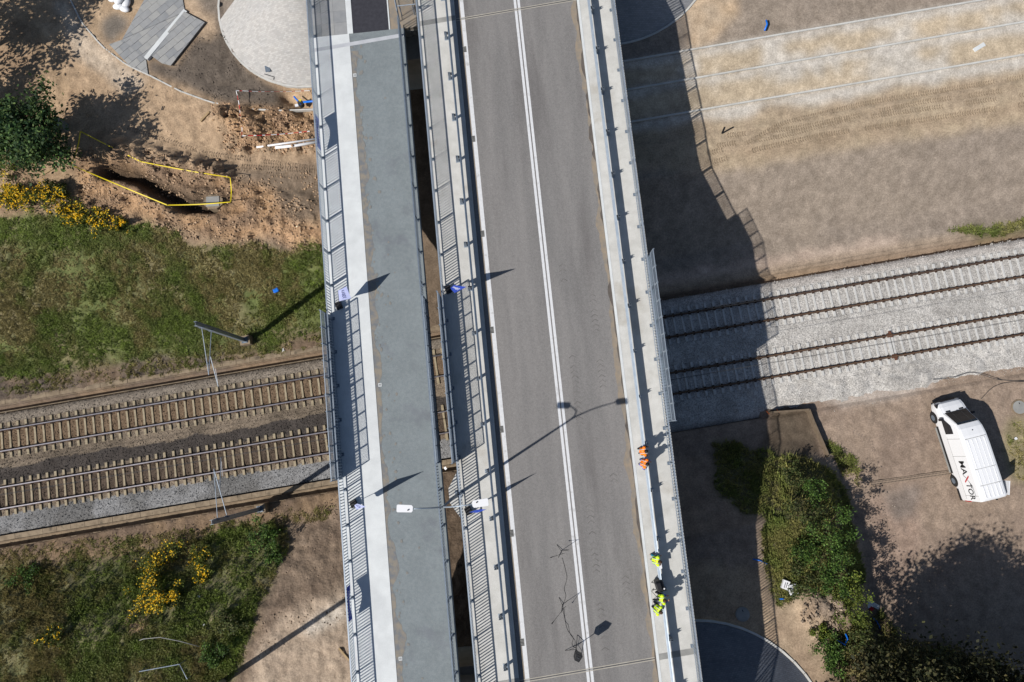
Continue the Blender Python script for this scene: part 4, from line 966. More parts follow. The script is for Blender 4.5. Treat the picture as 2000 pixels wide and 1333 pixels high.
# ---------------------------------------------------------------- people
def skin_mats(): pass
M_skin = mat('skin', alb(205, 155, 125), rough=.6); M_hairb = mat('hair_brown', alb(70, 50, 36), alb(95, 70, 50), sc=30, rough=.7); M_haird = mat('hair_dark', alb(38, 30, 26), rough=.7)
M_org = mat('vest_orange', alb(255, 120, 10, .85), alb(255, 140, 20, .85), sc=6, rough=.8); M_hiv = mat('vest_yellow', alb(200, 235, 30, .85), alb(215, 245, 50, .85), sc=6, rough=.8)
M_navy = mat('cloth_navy', alb(32, 34, 46), rough=.9); M_bluec = mat('cloth_blue', alb(90, 120, 215), rough=.9); M_teal = mat('cloth_teal', alb(20, 140, 170), rough=.9); M_shoe = mat('shoe_dark', alb(38, 32, 30), rough=.8); M_tan = mat('shoe_tan', alb(160, 110, 75), rough=.8); M_refl = mat('reflective_band', alb(200, 205, 205), rough=.4)
def cap(b, a, c, ra, rc, n=12):
    a, c = np.array(a, float), np.array(c, float); d = c-a; l = np.linalg.norm(d); d = d/(l+1e-9)
    b.tube([a-d*ra*.95, a-d*ra*.7, a, c, c+d*rc*.7, c+d*rc*.95], [ra*.3, ra*.72, ra, rc, rc*.72, rc*.3], n)
def person(label, foot, face, hair, top, legs, shoe, arms, vest=None, lean=0., crouch=0., sleeves=None, hgt=1.76):
    fp = p2w(foot[0], foot[1], ZD); t = empty('person', fp, label, 'person', 'people on the bridge walkway')
    ca, sa = math.cos(face), math.sin(face)
    def L(x, y, z):   # x forward, y left
        x = x+lean*max(0, z-.85)
        return fp+np.array([x*ca-y*sa, x*sa+y*ca, z])
    k = hgt/1.76; hp = .92*k; sh = 1.45*k; hd = 1.64*k
    hipL, hipR = L(0, .1, hp), L(0, -.1, hp); knL, knR = L(.04, .12, .5), L(.02, -.12, .5); anL, anR = L(-.03, .13, .09), L(.0, -.13, .09)
    def armpts(s, tgt):
        shp = L(0, s*.19, sh-.03); el = L(tgt[0]*.45, s*.19+(tgt[1]-s*.19)*.5+s*.05, sh-.03+(tgt[2]-sh)*.55-.04); return shp, el, L(*tgt)
    aL, aR = armpts(1, arms[0]), armpts(-1, arms[1])
    b = MB()
    cap(b, L(0, .06, hp), L(0, -.06, hp), .135, .135); cap(b, L(0, 0, hp), L(.01, 0, 1.15*k), .14, .13); cap(b, L(.01, 0, 1.12*k), L(0, 0, 1.32*k), .13, .145); cap(b, L(0, .12, sh-.06), L(0, -.12, sh-.06), .08, .08)
    cap(b, L(0, 0, sh-.02), L(.02, 0, hd-.08), .06, .055); b.ball(L(.03, 0, hd), .1, (1.05, .82, 1.2), 14, 10)
    b.ball(L(.135, 0, hd-.015), .02, (1.2, .7, 1.3), 8, 5); b.ball(L(.11, 0, hd-.06), .022, (.6, 1.2, .5), 8, 5)
    for s in (1, -1): b.ball(L(.02, s*.085, hd-.01), .03, (.7, .4, 1.1), 8, 5); b.ball(L(.115, s*.033, hd+.02), .013, (.6, 1., .6), 8, 5)
    for h_, kn, an in ((hipL, knL, anL), (hipR, knR, anR)): cap(b, h_, kn, .085, .06); cap(b, kn, an, .06, .042); cap(b, an, an+np.array([ca*.14, sa*.14, -.045]), .042, .035)
    for shp, el, hnd in (aL, aR):
        cap(b, shp, el, .052, .042); cap(b, el, hnd, .042, .03); d = hnd-el; d /= np.linalg.norm(d); n_ = np.cross(d, [0, 0, 1.]); n_ /= np.linalg.norm(n_)+1e-9; pm = hnd+d*.06
        cap(b, hnd, pm, .032, .036)
        for i, l in enumerate((.065, .078, .072, .055)): f0 = pm+n_*(i-1.5)*.019; cap(b, f0, f0+d*l*.6-np.array([0, 0, .01]), .0105, .0095, 8); cap(b, f0+d*l*.6-np.array([0, 0, .01]), f0+d*l-np.array([0, 0, .03]), .0095, .008, 8)
        cap(b, hnd+n_*.03+d*.015, hnd+n_*.06+d*.055, .012, .01, 8)
    bo = b.build('body', M_skin, t, True); r = bo.modifiers.new('remesh', 'REMESH'); r.mode = 'VOXEL'; r.voxel_size = .011; r.use_smooth_shade = True
    def garment(name, caps, m, vs=.016):
        g = MB()
        for a, c, ra, rc in caps: cap(g, a, c, ra, rc)
        go = g.build(name, m, t, True); q = go.modifiers.new('remesh', 'REMESH'); q.mode = 'VOXEL'; q.voxel_size = vs; q.use_smooth_shade = True; return go
    garment('trousers', [(hipL, hipR, .15, .15)]+[(a, c, ra, rc) for h_, kn, an in ((hipL, knL, anL), (hipR, knR, anR)) for a, c, ra, rc in ((h_, kn, .1, .078), (kn, an, .078, .062))], legs)
    for an in (anL, anR): garment('shoe', [(an-np.array([ca*.05, sa*.05, .03]), an+np.array([ca*.17, sa*.17, -.045]), .05, .043)], shoe)
    garment('shirt', [(L(0, .05, hp), L(0, -.05, hp), .15, .15), (L(0, 0, hp), L(.01, 0, 1.2*k), .155, .15), (L(.01, .05, 1.25*k), L(.01, -.05, 1.25*k), .145, .145), (L(0, .12, sh-.07), L(0, -.12, sh-.07), .095, .095)]+[(a, c, ra, rc) for shp, el, hnd in (aL, aR) for a, c, ra, rc in (((shp, el, .068, .058), (el, el*.35+hnd*.65, .056, .046)) if sleeves != 'short' else ((shp, shp*.3+el*.7, .068, .06),))], top)
    if vest:
        vo = garment('vest', [(L(0, .06, hp+.02), L(0, -.06, hp+.02), .172, .172), (L(0, 0, hp+.02), L(.01, 0, 1.2*k), .178, .172), (L(.01, .06, 1.25*k), L(.01, -.06, 1.25*k), .165, .165), (L(0, .13, sh-.06), L(0, -.13, sh-.06), .112, .112), (aL[0], aL[0]*.75+aL[1]*.25, .1, .09), (aR[0], aR[0]*.75+aR[1]*.25, .1, .09)], vest)
        g = MB()
        for s in (1, -1): g.tube([L(.19, s*.1, 1.0*k), L(.19, s*.1, 1.3*k), L(.1, s*.11, sh+.045), L(-.06, s*.11, sh+.05), L(-.17, s*.1, 1.3*k), L(-.19, s*.1, 1.0*k)], .022, 6)
        g.build('reflective_band', M_refl, vo)
    g = MB(); g.ball(L(.015, 0, hd+.028), .112, (1.05, .88, 1.12), 16, 10); ho = g.build('hair', hair, t, True)
    bmx = bmesh.new(); bmx.from_mesh(ho.data); c0 = Vector(tuple(L(.06, 0, hd+.0)-wloc(t))); bmesh.ops.bisect_plane(bmx, geom=bmx.verts[:]+bmx.edges[:]+bmx.faces[:], plane_co=c0, plane_no=(ca*.8, sa*.8, -.6), clear_outer=True); bmx.to_mesh(ho.data); bmx.free()
    return t, L
right = ANGU
person('person in an orange vest and black trousers leaning on the barrier', (1249, 881), right, M_haird, M_navy, M_navy, M_shoe, [(.32, .22, .95), (.3, -.24, .9)], M_org, .12)
person('person in an orange vest over a blue shirt leaning on the barrier', (1251, 903), right-.5, M_haird, M_bluec, M_bluec, M_shoe, [(.3, .22, 1.0), (.22, -.3, .85)], M_org, .14)
person('person in a yellow vest with teal sleeves and tan boots sitting by the barrier', (1273, 1088), right-.15, M_hairb, M_teal, M_teal, M_tan, [(.25, .25, 1.0), (.25, -.25, 1.0)], M_hiv, .2, hgt=1.7)
person('person in a yellow vest with blue bag behind a camera', (1284, 1161), right+.1, M_hairb, M_bluec, M_navy, M_shoe, [(.28, .14, 1.25), (.28, -.14, 1.25)], M_hiv, .1)
person('person in a bright yellow vest standing on the walkway edge looking down', (1277, 1181), right-.6, M_hairb, M_bluec, M_navy, M_shoe, [(.25, .2, 1.0), (.2, -.24, .9)], M_hiv, .12, hgt=1.7)
# camera tripod, chair, cloths
P = p2w(1279, 1161, ZD); t = empty('camera_tripod', P, 'black camera tripod in front of the crouching camera operator', 'tripod')
for i in range(3): a = i*2.094+.3; b = MB(); b.tube([P+(.25*math.cos(a), .25*math.sin(a), .01), P+(0, 0, 1.1)], [.012, .016], 6); b.build('leg', M_black, t)
b = MB(); b.box(P+(0, 0, 1.2), (.3, .1, .12), ANGU+.1); b.tube([P+(-.14, -.01, 1.2), P+(-.33, -.03, 1.2)], .045, 10); b.build('camera', M_black, t)
P = p2w(1285, 1140, ZD); t = empty('rucksack', P, 'large black padded rucksack with straps leaning on the barrier', 'rucksack')
b = MB(); b.box(P+(0, 0, .42), (.42, .62, .8), ANGU+.2); o = b.build('bag', M_black, t); q = o.modifiers.new('bevel', 'BEVEL'); q.width = .1; q.segments = 3
b = MB(); b.box(P+(-.1, 0, .86), (.3, .42, .14), ANGU+.2); o = b.build('top_pocket', M_black, t); q = o.modifiers.new('bevel', 'BEVEL'); q.width = .05; q.segments = 3
for s in (-1, 1): b = MB(); b.tube([P+B(s*.15, -.2, .7), P+B(s*.2, -.42, .5), P+B(s*.2, -.3, .2)], .02, 6); b.build('strap', M_black, t)
for (x, y), lab, sz in (((1290, 1105), 'white folded cloth draped over the barrier beam', (.14, .34, .03)), ((1297, 1150), 'small white cup standing on the barrier post', (.09, .09, .1))):
    P = p2w(x, y, ZD+.76); b = MB()
    if 'cup' in lab: b.cyl(P-(0, 0, .03), .035, .1, 12, r2=.045)
    else:
        b.box(P, sz, ANGU); b.box(P+(-.09, 0, -.12), (.02, .34, .28), ANGU)
    tag(b.build('cup' if 'cup' in lab else 'cloth', M_whitep), lab, 'cup' if 'cup' in lab else 'cloth')
# ---------------------------------------------------------------- microphones and loudspeaker
def mic_stand(label, base, dirs, boom, hgt):
    P = p2w(*base, zr); t = empty('microphone_stand', P, label, 'microphone stand', 'microphone stands on the carriageway')
    for a in dirs: b = MB(); b.tube([P+(0, 0, .1), P+(.42*math.cos(a), .42*math.sin(a), .012)], .012, 6); b.build('leg', M_black, t)
    b = MB(); b.tube([P+(0, 0, .02), P+(0, 0, hgt)], .014, 8); b.build('pole', M_black, t)
    q = P+(0, 0, hgt); e = q+np.array(boom); b = MB(); b.tube([q-np.array(boom)*.3, e], .011, 6); b.build('boom', M_black, t)
    b = MB(); d = np.array(boom)/np.linalg.norm(boom); b.tube([e, e+d*.1, e+d*.17], [.014, .02, .028], 8); b.ball(e+d*.19, .03); b.build('microphone', M_black, t)
mic_stand('black microphone stand with short boom near the double line', (1096, 1076), (.1, 2.2, 4.3), (-.45, -.12, .12), 1.1)
mic_stand('black microphone stand with long slanting boom beside the loose cable', (1098, 1181), (.6, 2.0, 4.6), (-.5, -.55, .2), 1.15)
P = p2w(1124, 1263, zr); sp = empty('loudspeaker', P, 'black loudspeaker raised on a tripod stand on the carriageway', 'loudspeaker')
for a in (.2+1.2, 3.5, 5.2): b = MB(); b.tube([P+(0, 0, .55), P+(.62*math.cos(a), .62*math.sin(a), .015)], .016, 6); b.build('leg', M_black, sp); b = MB(); b.tube([P+(0, 0, .16), P+(.4*math.cos(a), .4*math.sin(a), .2)], .01, 6); b.build('brace', M_black, sp)
b = MB(); b.tube([P+(0, 0, .1), P+(0, 0, 1.5)], .019, 8); b.build('pole', M_black, sp)
b = MB(); pr = [(-.2, -.17), (.2, -.17), (.14, .19), (-.14, .19)]; c, s = math.cos(ANGU+2.6), math.sin(ANGU+2.6)
b.prism([(P[0]+x*c-y*s, P[1]+x*s+y*c) for x, y in pr], P[2]+1.42, P[2]+2.1); o = b.build('cabinet', M_black, sp); q = o.modifiers.new('bevel', 'BEVEL'); q.width = .02; q.segments = 2
b = MB(); b.box((P[0], P[1], P[2]+2.11), (.16, .05, .03), ANGU+2.6); b.build('handle', M_steeld, sp)
def cable(pix, r, m, label, z=0, deck=True, cat='cable', name='cable', wob=0):
    pts = [(p2w(x, y, z) if deck else p2g(x, y))+(0, 0, r+.003 if deck else r+.02) for x, y in pix]
    out = []
    for i in range(len(pts)-1):
        p0, p1, p2_, p3 = pts[max(i-1, 0)], pts[i], pts[i+1], pts[min(i+2, len(pts)-1)]
        for k in range(6): s = k/6; out.append(.5*(2*p1+(p2_-p0)*s+(2*p0-5*p1+4*p2_-p3)*s*s+(3*p1-p0-3*p2_+p3)*s**3))
    out.append(pts[-1])
    if not deck: out = [np.array([a[0], a[1], gzs(a[0], a[1])+r+.03]) for a in out]
    b = MB(); b.tube(out, r, 6); return tag(b.build(name, m, None, True), label, cat)
cable([(1098, 1090), (1104, 1112), (1107, 1130), (1102, 1150), (1105, 1165), (1099, 1185), (1102, 1205), (1108, 1230), (1119, 1246), (1117, 1258), (1122, 1266)], .009, M_black, 'thin black audio cable trailing from the microphone stands to the loudspeaker', zr)
cable([(1101, 1186), (1104, 1212), (1110, 1222), (1113, 1238), (1123, 1252), (1121, 1264)], .008, M_black, 'second thin black cable loosely twisted near the loudspeaker', zr)

# ---------------------------------------------------------------- tape fences, pipes, planks and other site things
def tape_fence(name, label, pix, m, hz=1.1, wd=.07, close=True, stripes=None, skip=()):
    P = [p2g(*q_) for q_ in pix]; t = empty(name, np.mean(P, 0), label, 'tape fence')
    n = len(P); E = [(i, (i+1) % n) for i in range(n if close else n-1) if i not in skip]
    for p in P: b = MB(); b.tube([p-(0, 0, .25), p+(0, 0, hz+.08)], .016, 6); b.build('stake', M_wood if stripes is None else M_steeld, t)
    for i, j in E:
        a, c = P[i]+(0, 0, hz), P[j]+(0, 0, hz); d = c-a; L_ = np.linalg.norm(d); nn = np.array([-d[1], d[0], 0]); nn /= np.linalg.norm(nn); k = 24; vs = []; fs = []; ms = []
        for q in range(k+1):
            s = q/k; p = a+d*s-np.array([0, 0, .16*math.sin(math.pi*s)]); tw = .2+.55*math.sin(s*3.1+i); o = (nn*math.cos(tw)+np.array([0, 0, math.sin(tw)]))*wd/2; vs += [p-o, p+o]
        bb = MB(); kk = max(1, int(L_/.3))
        for q in range(k):
            bb.add([vs[2*q], vs[2*q+1], vs[2*q+3], vs[2*q+2]], [(0, 1, 2, 3)], (int(q/k*kk) % 2) if stripes is not None else 0)
        bb.build('tape', [m]+([stripes] if stripes is not None else []), t)
tape_fence('tape_fence', 'yellow tape strung on stakes round the open trench', [(176, 270), (292, 328), (462, 358), (463, 405), (342, 411), (158, 334)], M_yel)
tape_fence('tape_fence', 'red and white tape round the dug-up sand by the cycle bridge', [(612, 188), (470, 188), (478, 238), (481, 275), (612, 266)], M_whitep, close=False, stripes=M_red, hz=.8, wd=.055)
tp = p2g(482, 241); b = MB(); b.box(tp+(0, 0, .55), (.3, .02, .36), .1, M=Matrix.Rotation(.9, 3, 'X')); tag(b.build('notice_sheet', mat('notice_blue', alb(120, 125, 200), rough=.7)), 'pale blue notice sheet hung on the red and white tape', 'notice')
def box_thing(name, label, cat, px, sz, rot, m, dz=0., tilt=0., deck=None, bev=0):
    P = p2g(*px) if deck is None else p2w(*px, deck); b = MB(); b.box(P+(0, 0, sz[2]/2+dz), sz, rot, M=Matrix.Rotation(tilt, 3, 'X') if tilt else None); o = tag(b.build(name, m), label, cat)
    if bev: q = o.modifiers.new('bevel', 'BEVEL'); q.width = bev; q.segments = 2
    return o
def pipe_thing(name, label, cat, pix, r, m, n=12, dz=0.02, hollow=False):
    pts = [p2g(*q_)+(0, 0, r+dz) for q_ in pix]; b = MB(); b.tube(pts, r, n); return tag(b.build(name, m, None, True), label, cat)
pipe_thing('plastic_pipe', 'long pale grey pipe lying on the sand below the tape', 'pipe', [(503, 290), (560, 282), (622, 273)], .07, M_whitep, dz=.1)
pipe_thing('plastic_pipe', 'shorter white wrapped pipe bundle beside the grey pipe', 'pipe', [(540, 291), (580, 287), (625, 279)], .1, M_white, dz=.1)
pipe_thing('blue_pipe', 'short blue water pipe slanting out of the excavation', 'pipe', [(577, 193), (590, 208)], .06, M_blue, dz=.25)
pipe_thing('blue_pipe', 'blue water pipe running under the cycle bridge edge', 'pipe', [(595, 204), (640, 200)], .07, M_blue, dz=.25)
vp = p2g(589, 205); t = empty('valve_chamber', vp, 'dark grey pipe valve with yellow cap in the excavation', 'valve')
b = MB(); b.cyl(vp-(0, 0, .1), .2, .4, 12); b.box(vp+(0, 0, .35), (.3, .22, .14), .5); b.build('valve_body', M_steeld, t); b = MB(); b.cyl(vp+(.05, .1, .42), .08, .07, 10); b.build('cap', M_yel, t); b = MB(); b.box(vp+(-.3, -.1, .1), (.24, .18, .1), .2); b.build('sleeve', M_whitep, t)
pipe_thing('blue_pipe', 'bent blue pipe end sticking out of the graded earth', 'pipe', [(1491, 64), (1496, 52), (1494, 44)], .06, M_blue, dz=.2)
pipe_thing('blue_hose', 'faded blue hose curving over the shaded bare earth', 'hose', [(1470, 1092), (1484, 1095), (1498, 1101)], .04, M_blue)
pipe_thing('blue_hose', 'blue hose beside the yard tree shadow edge', 'hose', [(1703, 1206), (1712, 1214), (1718, 1228)], .04, M_blue)
pipe_thing('blue_hose', 'blue hose looped upright among the dark bushes', 'hose', [(1648, 1236), (1652, 1246), (1647, 1258), (1630, 1248)], .05, M_blue, dz=.2)
box_thing('pipe_offcut', 'tiny bright blue pipe offcut on bare earth near the white boxes', 'pipe', (1526, 1170), (.32, .08, .08), 0, M_blue)
box_thing('plastic_bag', 'crumpled bright blue bag lying in the grass', 'bag', (540, 568), (.42, .32, .2), .4, M_blue, bev=.07)
for (x, y), lab in (((553, 684), 'white paper scrap by the mast foundation'), ((388, 1166), 'torn white paper scrap in the dry weeds'), ((399, 1219), 'square white tile scrap in the grass near the pipe frame'), ((461, 1187), 'square white tile scrap beside the weeds edge'), ((870, 915), 'white plastic scrap on the drain edge in the gap'), ((1983, 857), 'white ball-shaped scrap lying by the parked van')):
    P = p2g(x, y); b = MB(); b.box(P+(0, 0, .05), (.2, .17, .03), x*.1, M=Matrix.Rotation(.2, 3, 'X')); tag(b.build('paper_scrap', M_whitep), lab, 'litter')
P = p2g(236, 8); t = empty('sack_pile', P, 'heap of white sacks wrapped in plastic near the slab path', 'sacks')
for i, (dx, dy, dz, r) in enumerate(((-.45, .3, .16, .2), (.15, .25, .18, .6), (.5, -.1, .17, 1.1), (-.05, -.3, .17, .1), (.1, .05, .4, .9), (.35, -.45, .13, -.4))):
    b = MB(); b.ball(P+(dx, dy, dz), .42, (1, .62, .42), 12, 8, M=Matrix.Rotation(r, 3, 'Z')); b.build('sack', M_white, t, True)
box_thing('fence_board', 'weathered board propped on the sandy heap', 'board', (402, 230), (.14, .9, .1), -.7, M_wood, dz=.1)
box_thing('timber_plank', 'grey timber plank lying under the big tree', 'plank', (90, 338), (1.3, .16, .08), .55, M_wood)
box_thing('timber_plank', 'short timber plank lying at the cycle bridge edge', 'plank', (672, 1278), (.12, 1., .06), .75, M_wood)
box_thing('timber_plank', 'pale timber plank lying on the stepped sandy bed', 'plank', (1912, 93), (.9, .28, .06), .55, M_concw)
box_thing('metal_bar', 'short dark metal offcut lying on the sand', 'bar', (317, 212), (.06, .28, .05), -.2, M_steeld)
P = p2g(522, 136); box_thing('steel_plate', 'small grey steel plate lying on the pale sett paving', 'plate', (523, 134), (.34, .6, .03), .2, M_galvd, dz=.05)
pipe_thing('steel_bracket', 'bent dark steel bar lying beside the plate on the paving', 'bar', [(517, 146), (536, 152), (535, 157)], .025, M_steeld, dz=.05)
P = p2g(1409, 262); t = empty('angle_iron', P, 'black V-shaped steel angle lying on the sand', 'steel angle')
e1, e2 = p2g(1431, 250), p2g(1414, 250)
for e, k in ((e1, .05), (e2, .04)): b = MB(); b.tube([P+(0, 0, .08), e+(0, 0, .1)], k, 4); b.build('flange', M_black, t)
P = p2g(1538, 1146); t = empty('box_stack', P, 'two white cardboard boxes dumped at the edge of the weeds', 'boxes')
for dx, dy, r, s, z in ((-.2, .15, -.35, (.42, .55, .3), 0), (.22, -.12, .25, (.52, .6, .36), 0)):
    b = MB(); b.box(P+(dx, dy, s[2]/2), s, r); bo = b.build('box', M_whitep, t)
b = MB()
for k in (-1, 1): b.box(P+(-.2+k*.06, .15, .305), (.04, .34, .006), -.35)
b.build('printed_mark', M_steeld, t)
P = p2g(1700, 1184); t = empty('rubbish_heap', P, 'torn white and red carton with a flat board by the yard edge', 'rubbish')
for dx, dy, r, s, m in ((-.15, .1, .3, (.5, .4, .14), M_whitep), (.3, .05, -.5, (.6, .3, .06), M_concw), (.0, -.15, .8, (.24, .24, .16), M_red)): b = MB(); b.box(P+(dx, dy, s[2]/2), s, r); b.build('carton', m, t)
def manhole(label, px, r, m, z=.0):
    P = p2g(*px); t = empty('manhole', P, label, 'manhole'); b = MB(); b.cyl(P+(0, 0, -.2), r, .26+z, 28); b.build('ring', m, t); b = MB(); b.cyl(P+(0, 0, .05+z), r*.82, .03, 28); b.build('cover', M_concd, t); b = MB(); b.box(P+(0, r*.5, .085+z), (.05, .12, .01), .4); b.build('lifting_slot', M_black, t)
manhole('round concrete manhole cover in the yard beside the van', (1990, 796), .56, M_concold)
manhole('round concrete manhole cover in the bridge shadow by the sett cone', (1450, 1200), .45, M_concd)
P = p2g(421, 398); t = empty('concrete_chamber', P, 'square concrete inspection chamber in the taped trench', 'chamber')
b = MB(); b.prism([(P[0]+.72*math.cos(a), P[1]+.55*math.sin(a)) for a in np.linspace(.4, .4+2*math.pi, 9)[:-1]], P[2]-1, P[2]+.42); b.build('shaft', M_concold, t); b = MB(); b.box(P+(0, 0, .44), (.9, .7, .05), .05); b.build('lid', M_concd, t)
P = p2g(124, 252); t = empty('utility_cabinet', P, 'grey-green metal cabinet half hidden beside the big tree', 'cabinet')
b = MB(); b.box(P+(0, 0, .55), (.75, .62, 1.1), .1); b.build('body', mat('cabinet_green', alb(120, 130, 128), rough=.6), t); b = MB(); b.box(P+(0, 0, 1.12), (.82, .7, .05), .1); b.build('lid', mat('cabinet_lid', alb(140, 150, 150), rough=.6), t)
# pipe frame in the weeds
P = p2g(335, 1300); t = empty('pipe_rack', P, 'bent galvanised pipe frame standing in the weeds', 'frame')
a, c, e = [p2g(*q_) for q_ in ((287, 1303), (364, 1289), (374, 1320))]
b = MB(); b.tube([a+(0, 0, .9), c+(0, 0, .9), e+(0, 0, .6)], .03, 8); b.build('top_pipe', M_galv, t)
for q in (a, c, e): b = MB(); b.tube([q-(0, 0, .1), q+(0, 0, .9 if q is not e else .6)], .028, 8); b.build('leg', M_galvd, t)
ar = [(275, 1250), (290, 1243), (325, 1238), (360, 1247), (392, 1262)]
b = MB(); b.tube([p2g(*q_)+(0, 0, .15+.7*math.sin(math.pi*i/4)) for i, q_ in enumerate(ar)], .025, 8); tag(b.build('pipe_hoop', M_concd, None, True), 'pale bent pipe hoop arching over the weeds', 'hoop')
# row of holes: drain grille strip in the yard
g0, g1 = p2g(1700, 945), p2g(1862, 922); t = empty('slot_drain', (g0+g1)/2, 'row of small slots of a line drain crossing the yard behind the van', 'drain'); dv = (g1-g0); ang = math.atan2(dv[1], dv[0])
b = MB(); b.box((g0+g1)/2+(0, 0, .03), (np.linalg.norm(dv[:2]), .3, .1), ang); b.build('channel', mat('soil_tone', alb(165, 146, 128), alb(152, 134, 118), sc=3, rough=.95), t); b = MB(); k = 60
for i in range(k):
    for s in (-.07, .07): q = g0+dv*(i+.5)/k; b.box(q+np.array([-math.sin(ang)*s, math.cos(ang)*s, .082]), (.045, .07, .004), ang)
struct(b.build('slots', M_black, t), 'stuff')
cable([(1822, 742), (1860, 738), (1900, 728), (1950, 742), (2010, 744)], .02, M_steeld, 'thin dark cable snaking beside the ballast edge', deck=False)
cable([(1915, 780), (1940, 756), (1970, 747), (2010, 746)], .018, M_steeld, 'thin dark cable curving over the yard past the van', deck=False)
for (x, y) in ((1498, 806), (1518, 803)):
    P = p2g(x, y); b = MB(); b.box(P+(0, 0, .15), (.05, .03, .5), .2, M=Matrix.Rotation(.5, 3, 'X')); tag(b.build('marker_stake', mat('orange_paint_%d' % x, alb(225, 110, 50), rough=.7)), 'orange marker stake at the ballast edge '+('just inside the bridge shadow' if x < 1510 else 'in the sun beside the railing shadow'), 'stake', 'orange marker stakes')

# ---------------------------------------------------------------- vegetation
def leafset(cen, nrm, size, cols, asp=.55):
    n = len(cen); a = RNG.normal(0, 1, (n, 3)); a /= np.linalg.norm(a, axis=1)[:, None]; a = np.where((RNG.random(n) < .5)[:, None], np.cross(a, nrm), a); a /= np.linalg.norm(a, axis=1)[:, None]+1e-9
    b = np.cross(nrm, a); b /= np.linalg.norm(b, axis=1)[:, None]+1e-9; s = size[:, None]
    V_ = np.stack([cen-a*s, cen+b*s*asp, cen+a*s, cen-b*s*asp], 1).reshape(-1, 3)
    return V_, np.arange(4*n).reshape(n, 4), np.repeat(cols, 4, 0)
BR = 2.45
GREEN = [alb(70, 92, 34), alb(92, 112, 44), alb(56, 78, 34), alb(112, 124, 60)]
def palette(n, pal, jit=.22):
    p = np.array(pal)[RNG.integers(0, len(pal), n)]; return p*1.3*RNG.uniform(1-jit, 1+jit, (n, 1))*RNG.uniform(.93, 1.07, (n, 3))
def crown(cx, cy, cz, R, n_cl, per, size, pal, flat=.8, fill=.35):
    d = RNG.normal(0, 1, (n_cl, 3)); d /= np.linalg.norm(d, axis=1)[:, None]; r = fill+(1-fill)*RNG.random(n_cl)**.5
    lob = 1+.28*np.sin(np.arctan2(d[:, 1], d[:, 0])*3+RNG.uniform(0, 6))+.16*np.sin(np.arctan2(d[:, 1], d[:, 0])*5+RNG.uniform(0, 6)); cc = d*r[:, None]*np.array([R, R, R*flat])*RNG.uniform(.8, 1.15, (n_cl, 1))*lob[:, None]; cl_col = RNG.uniform(.6, 1.45, n_cl)
    k = np.repeat(np.arange(n_cl), per); n = len(k)
    off = RNG.normal(0, 1, (n, 3))*R*.155; off[:, 2] *= .7
    cen = cc[k]+off+np.array([cx, cy, cz]); nrm = RNG.normal(0, .75, (n, 3))+np.array([0, 0, .8]); nrm /= np.linalg.norm(nrm, axis=1)[:, None]
    return leafset(cen, nrm, RNG.uniform(.6, 1.25, n)*size, palette(n, pal)*cl_col[k][:, None]), cc+np.array([cx, cy, cz])
def tree(label, base, h, R, pal=GREEN, n_cl=70, per=95, size=.13, name='tree'):
    P = p2g(*base) if len(base) == 2 else np.array(base); t = empty(name, P, label, 'tree', 'trees')
    cz = h-R*.75; (V_, Q_, C_), cc = crown(P[0], P[1], P[2]+cz, R, n_cl, per, size, pal)
    np_obj('crown', V_, Q_, C_, M_leaf, t, False)
    b = MB(); top = P+(.1, .05, cz); b.tube([P-(0, 0, .3), P+(.05, 0, cz*.5), top], [.17*h/6, .12*h/6, .07*h/6], 10)
    for c in cc[RNG.permutation(len(cc))[:14]]: st_ = P+(.05, 0, cz*RNG.uniform(.4, .9)); m_ = (st_+c)/2+(0, 0, .2); b.tube([st_, m_, c], [.06, .04, .015], 6)
    b.build('trunk', M_bark, t); return t
TG = [alb(58, 82, 48), alb(78, 104, 58), alb(46, 70, 44), alb(96, 118, 66)]
tree('dense dark green tree overhanging the utility cabinet', (112, 302), 5.6, 2.5, TG, 80, 110, .14)
tree('green tree beside the sandy clearing whose shadow falls on the sand', (-40, 110), 7.5, 3.0, TG, 70, 90, .17)
tree('green tree growing past the sandy clearing towards the grass', (-110, 280), 6.5, 2.8, TG, 70, 90, .16)
tree('broad leafy tree throwing a large shadow over the yard', (1715, 1372), 10.5, 4.5, [alb(60, 62, 38), alb(74, 74, 46), alb(48, 52, 32), alb(88, 84, 56)], 230, 210, .135)
tree('second broad leafy tree at the far edge of the yard shadow', (1880, 1380), 10.8, 4.6, [alb(60, 62, 38), alb(74, 74, 46), alb(48, 52, 32)], 230, 210, .135)
def bush(label, px, r, h, pal=GREEN, n_cl=15, per=75, size=.075, cat='bush', name='bush', grp='bushes', fl=None):
    P = p2g(*px); t = empty(name, P, label, cat, grp); (V_, Q_, C_), cc = crown(P[0], P[1], P[2]+h*.55, r, n_cl, per, size, pal, h*.5/r, .25); np_obj('foliage', V_, Q_, C_, M_leaf, t, False)
    b = MB()
    for c in cc[:6]: b.tube([P-(0, 0, .1), (P+c)/2+(0, 0, .05), c], [.02, .014, .006], 5)
    b.build('stem', M_bark, t)
    if fl:
        n = fl; k = RNG.integers(0, len(cc), n); cen = cc[k]+RNG.normal(0, 1, (n, 3))*r*.14; cen[:, 2] = np.maximum(cen[:, 2], P[2]+h*.75)+RNG.uniform(0, .2, n); nrm = RNG.normal(0, .4, (n, 3))+np.array([0, 0, 1.]); nrm /= np.linalg.norm(nrm, axis=1)[:, None]
        V_, Q_, C_ = leafset(cen, nrm, RNG.uniform(.03, .085, n), palette(n, [alb(225, 180, 20, .8), alb(205, 160, 15, .8), alb(235, 200, 60, .8)])); struct(np_obj('blossom', V_, Q_, C_, M_leaf, t, False), 'stuff')
    return t
RG = [alb(62, 88, 36), alb(84, 112, 48), alb(100, 128, 62), alb(48, 70, 34)]
DG = [alb(62, 74, 40), alb(80, 92, 50), alb(98, 100, 60)]
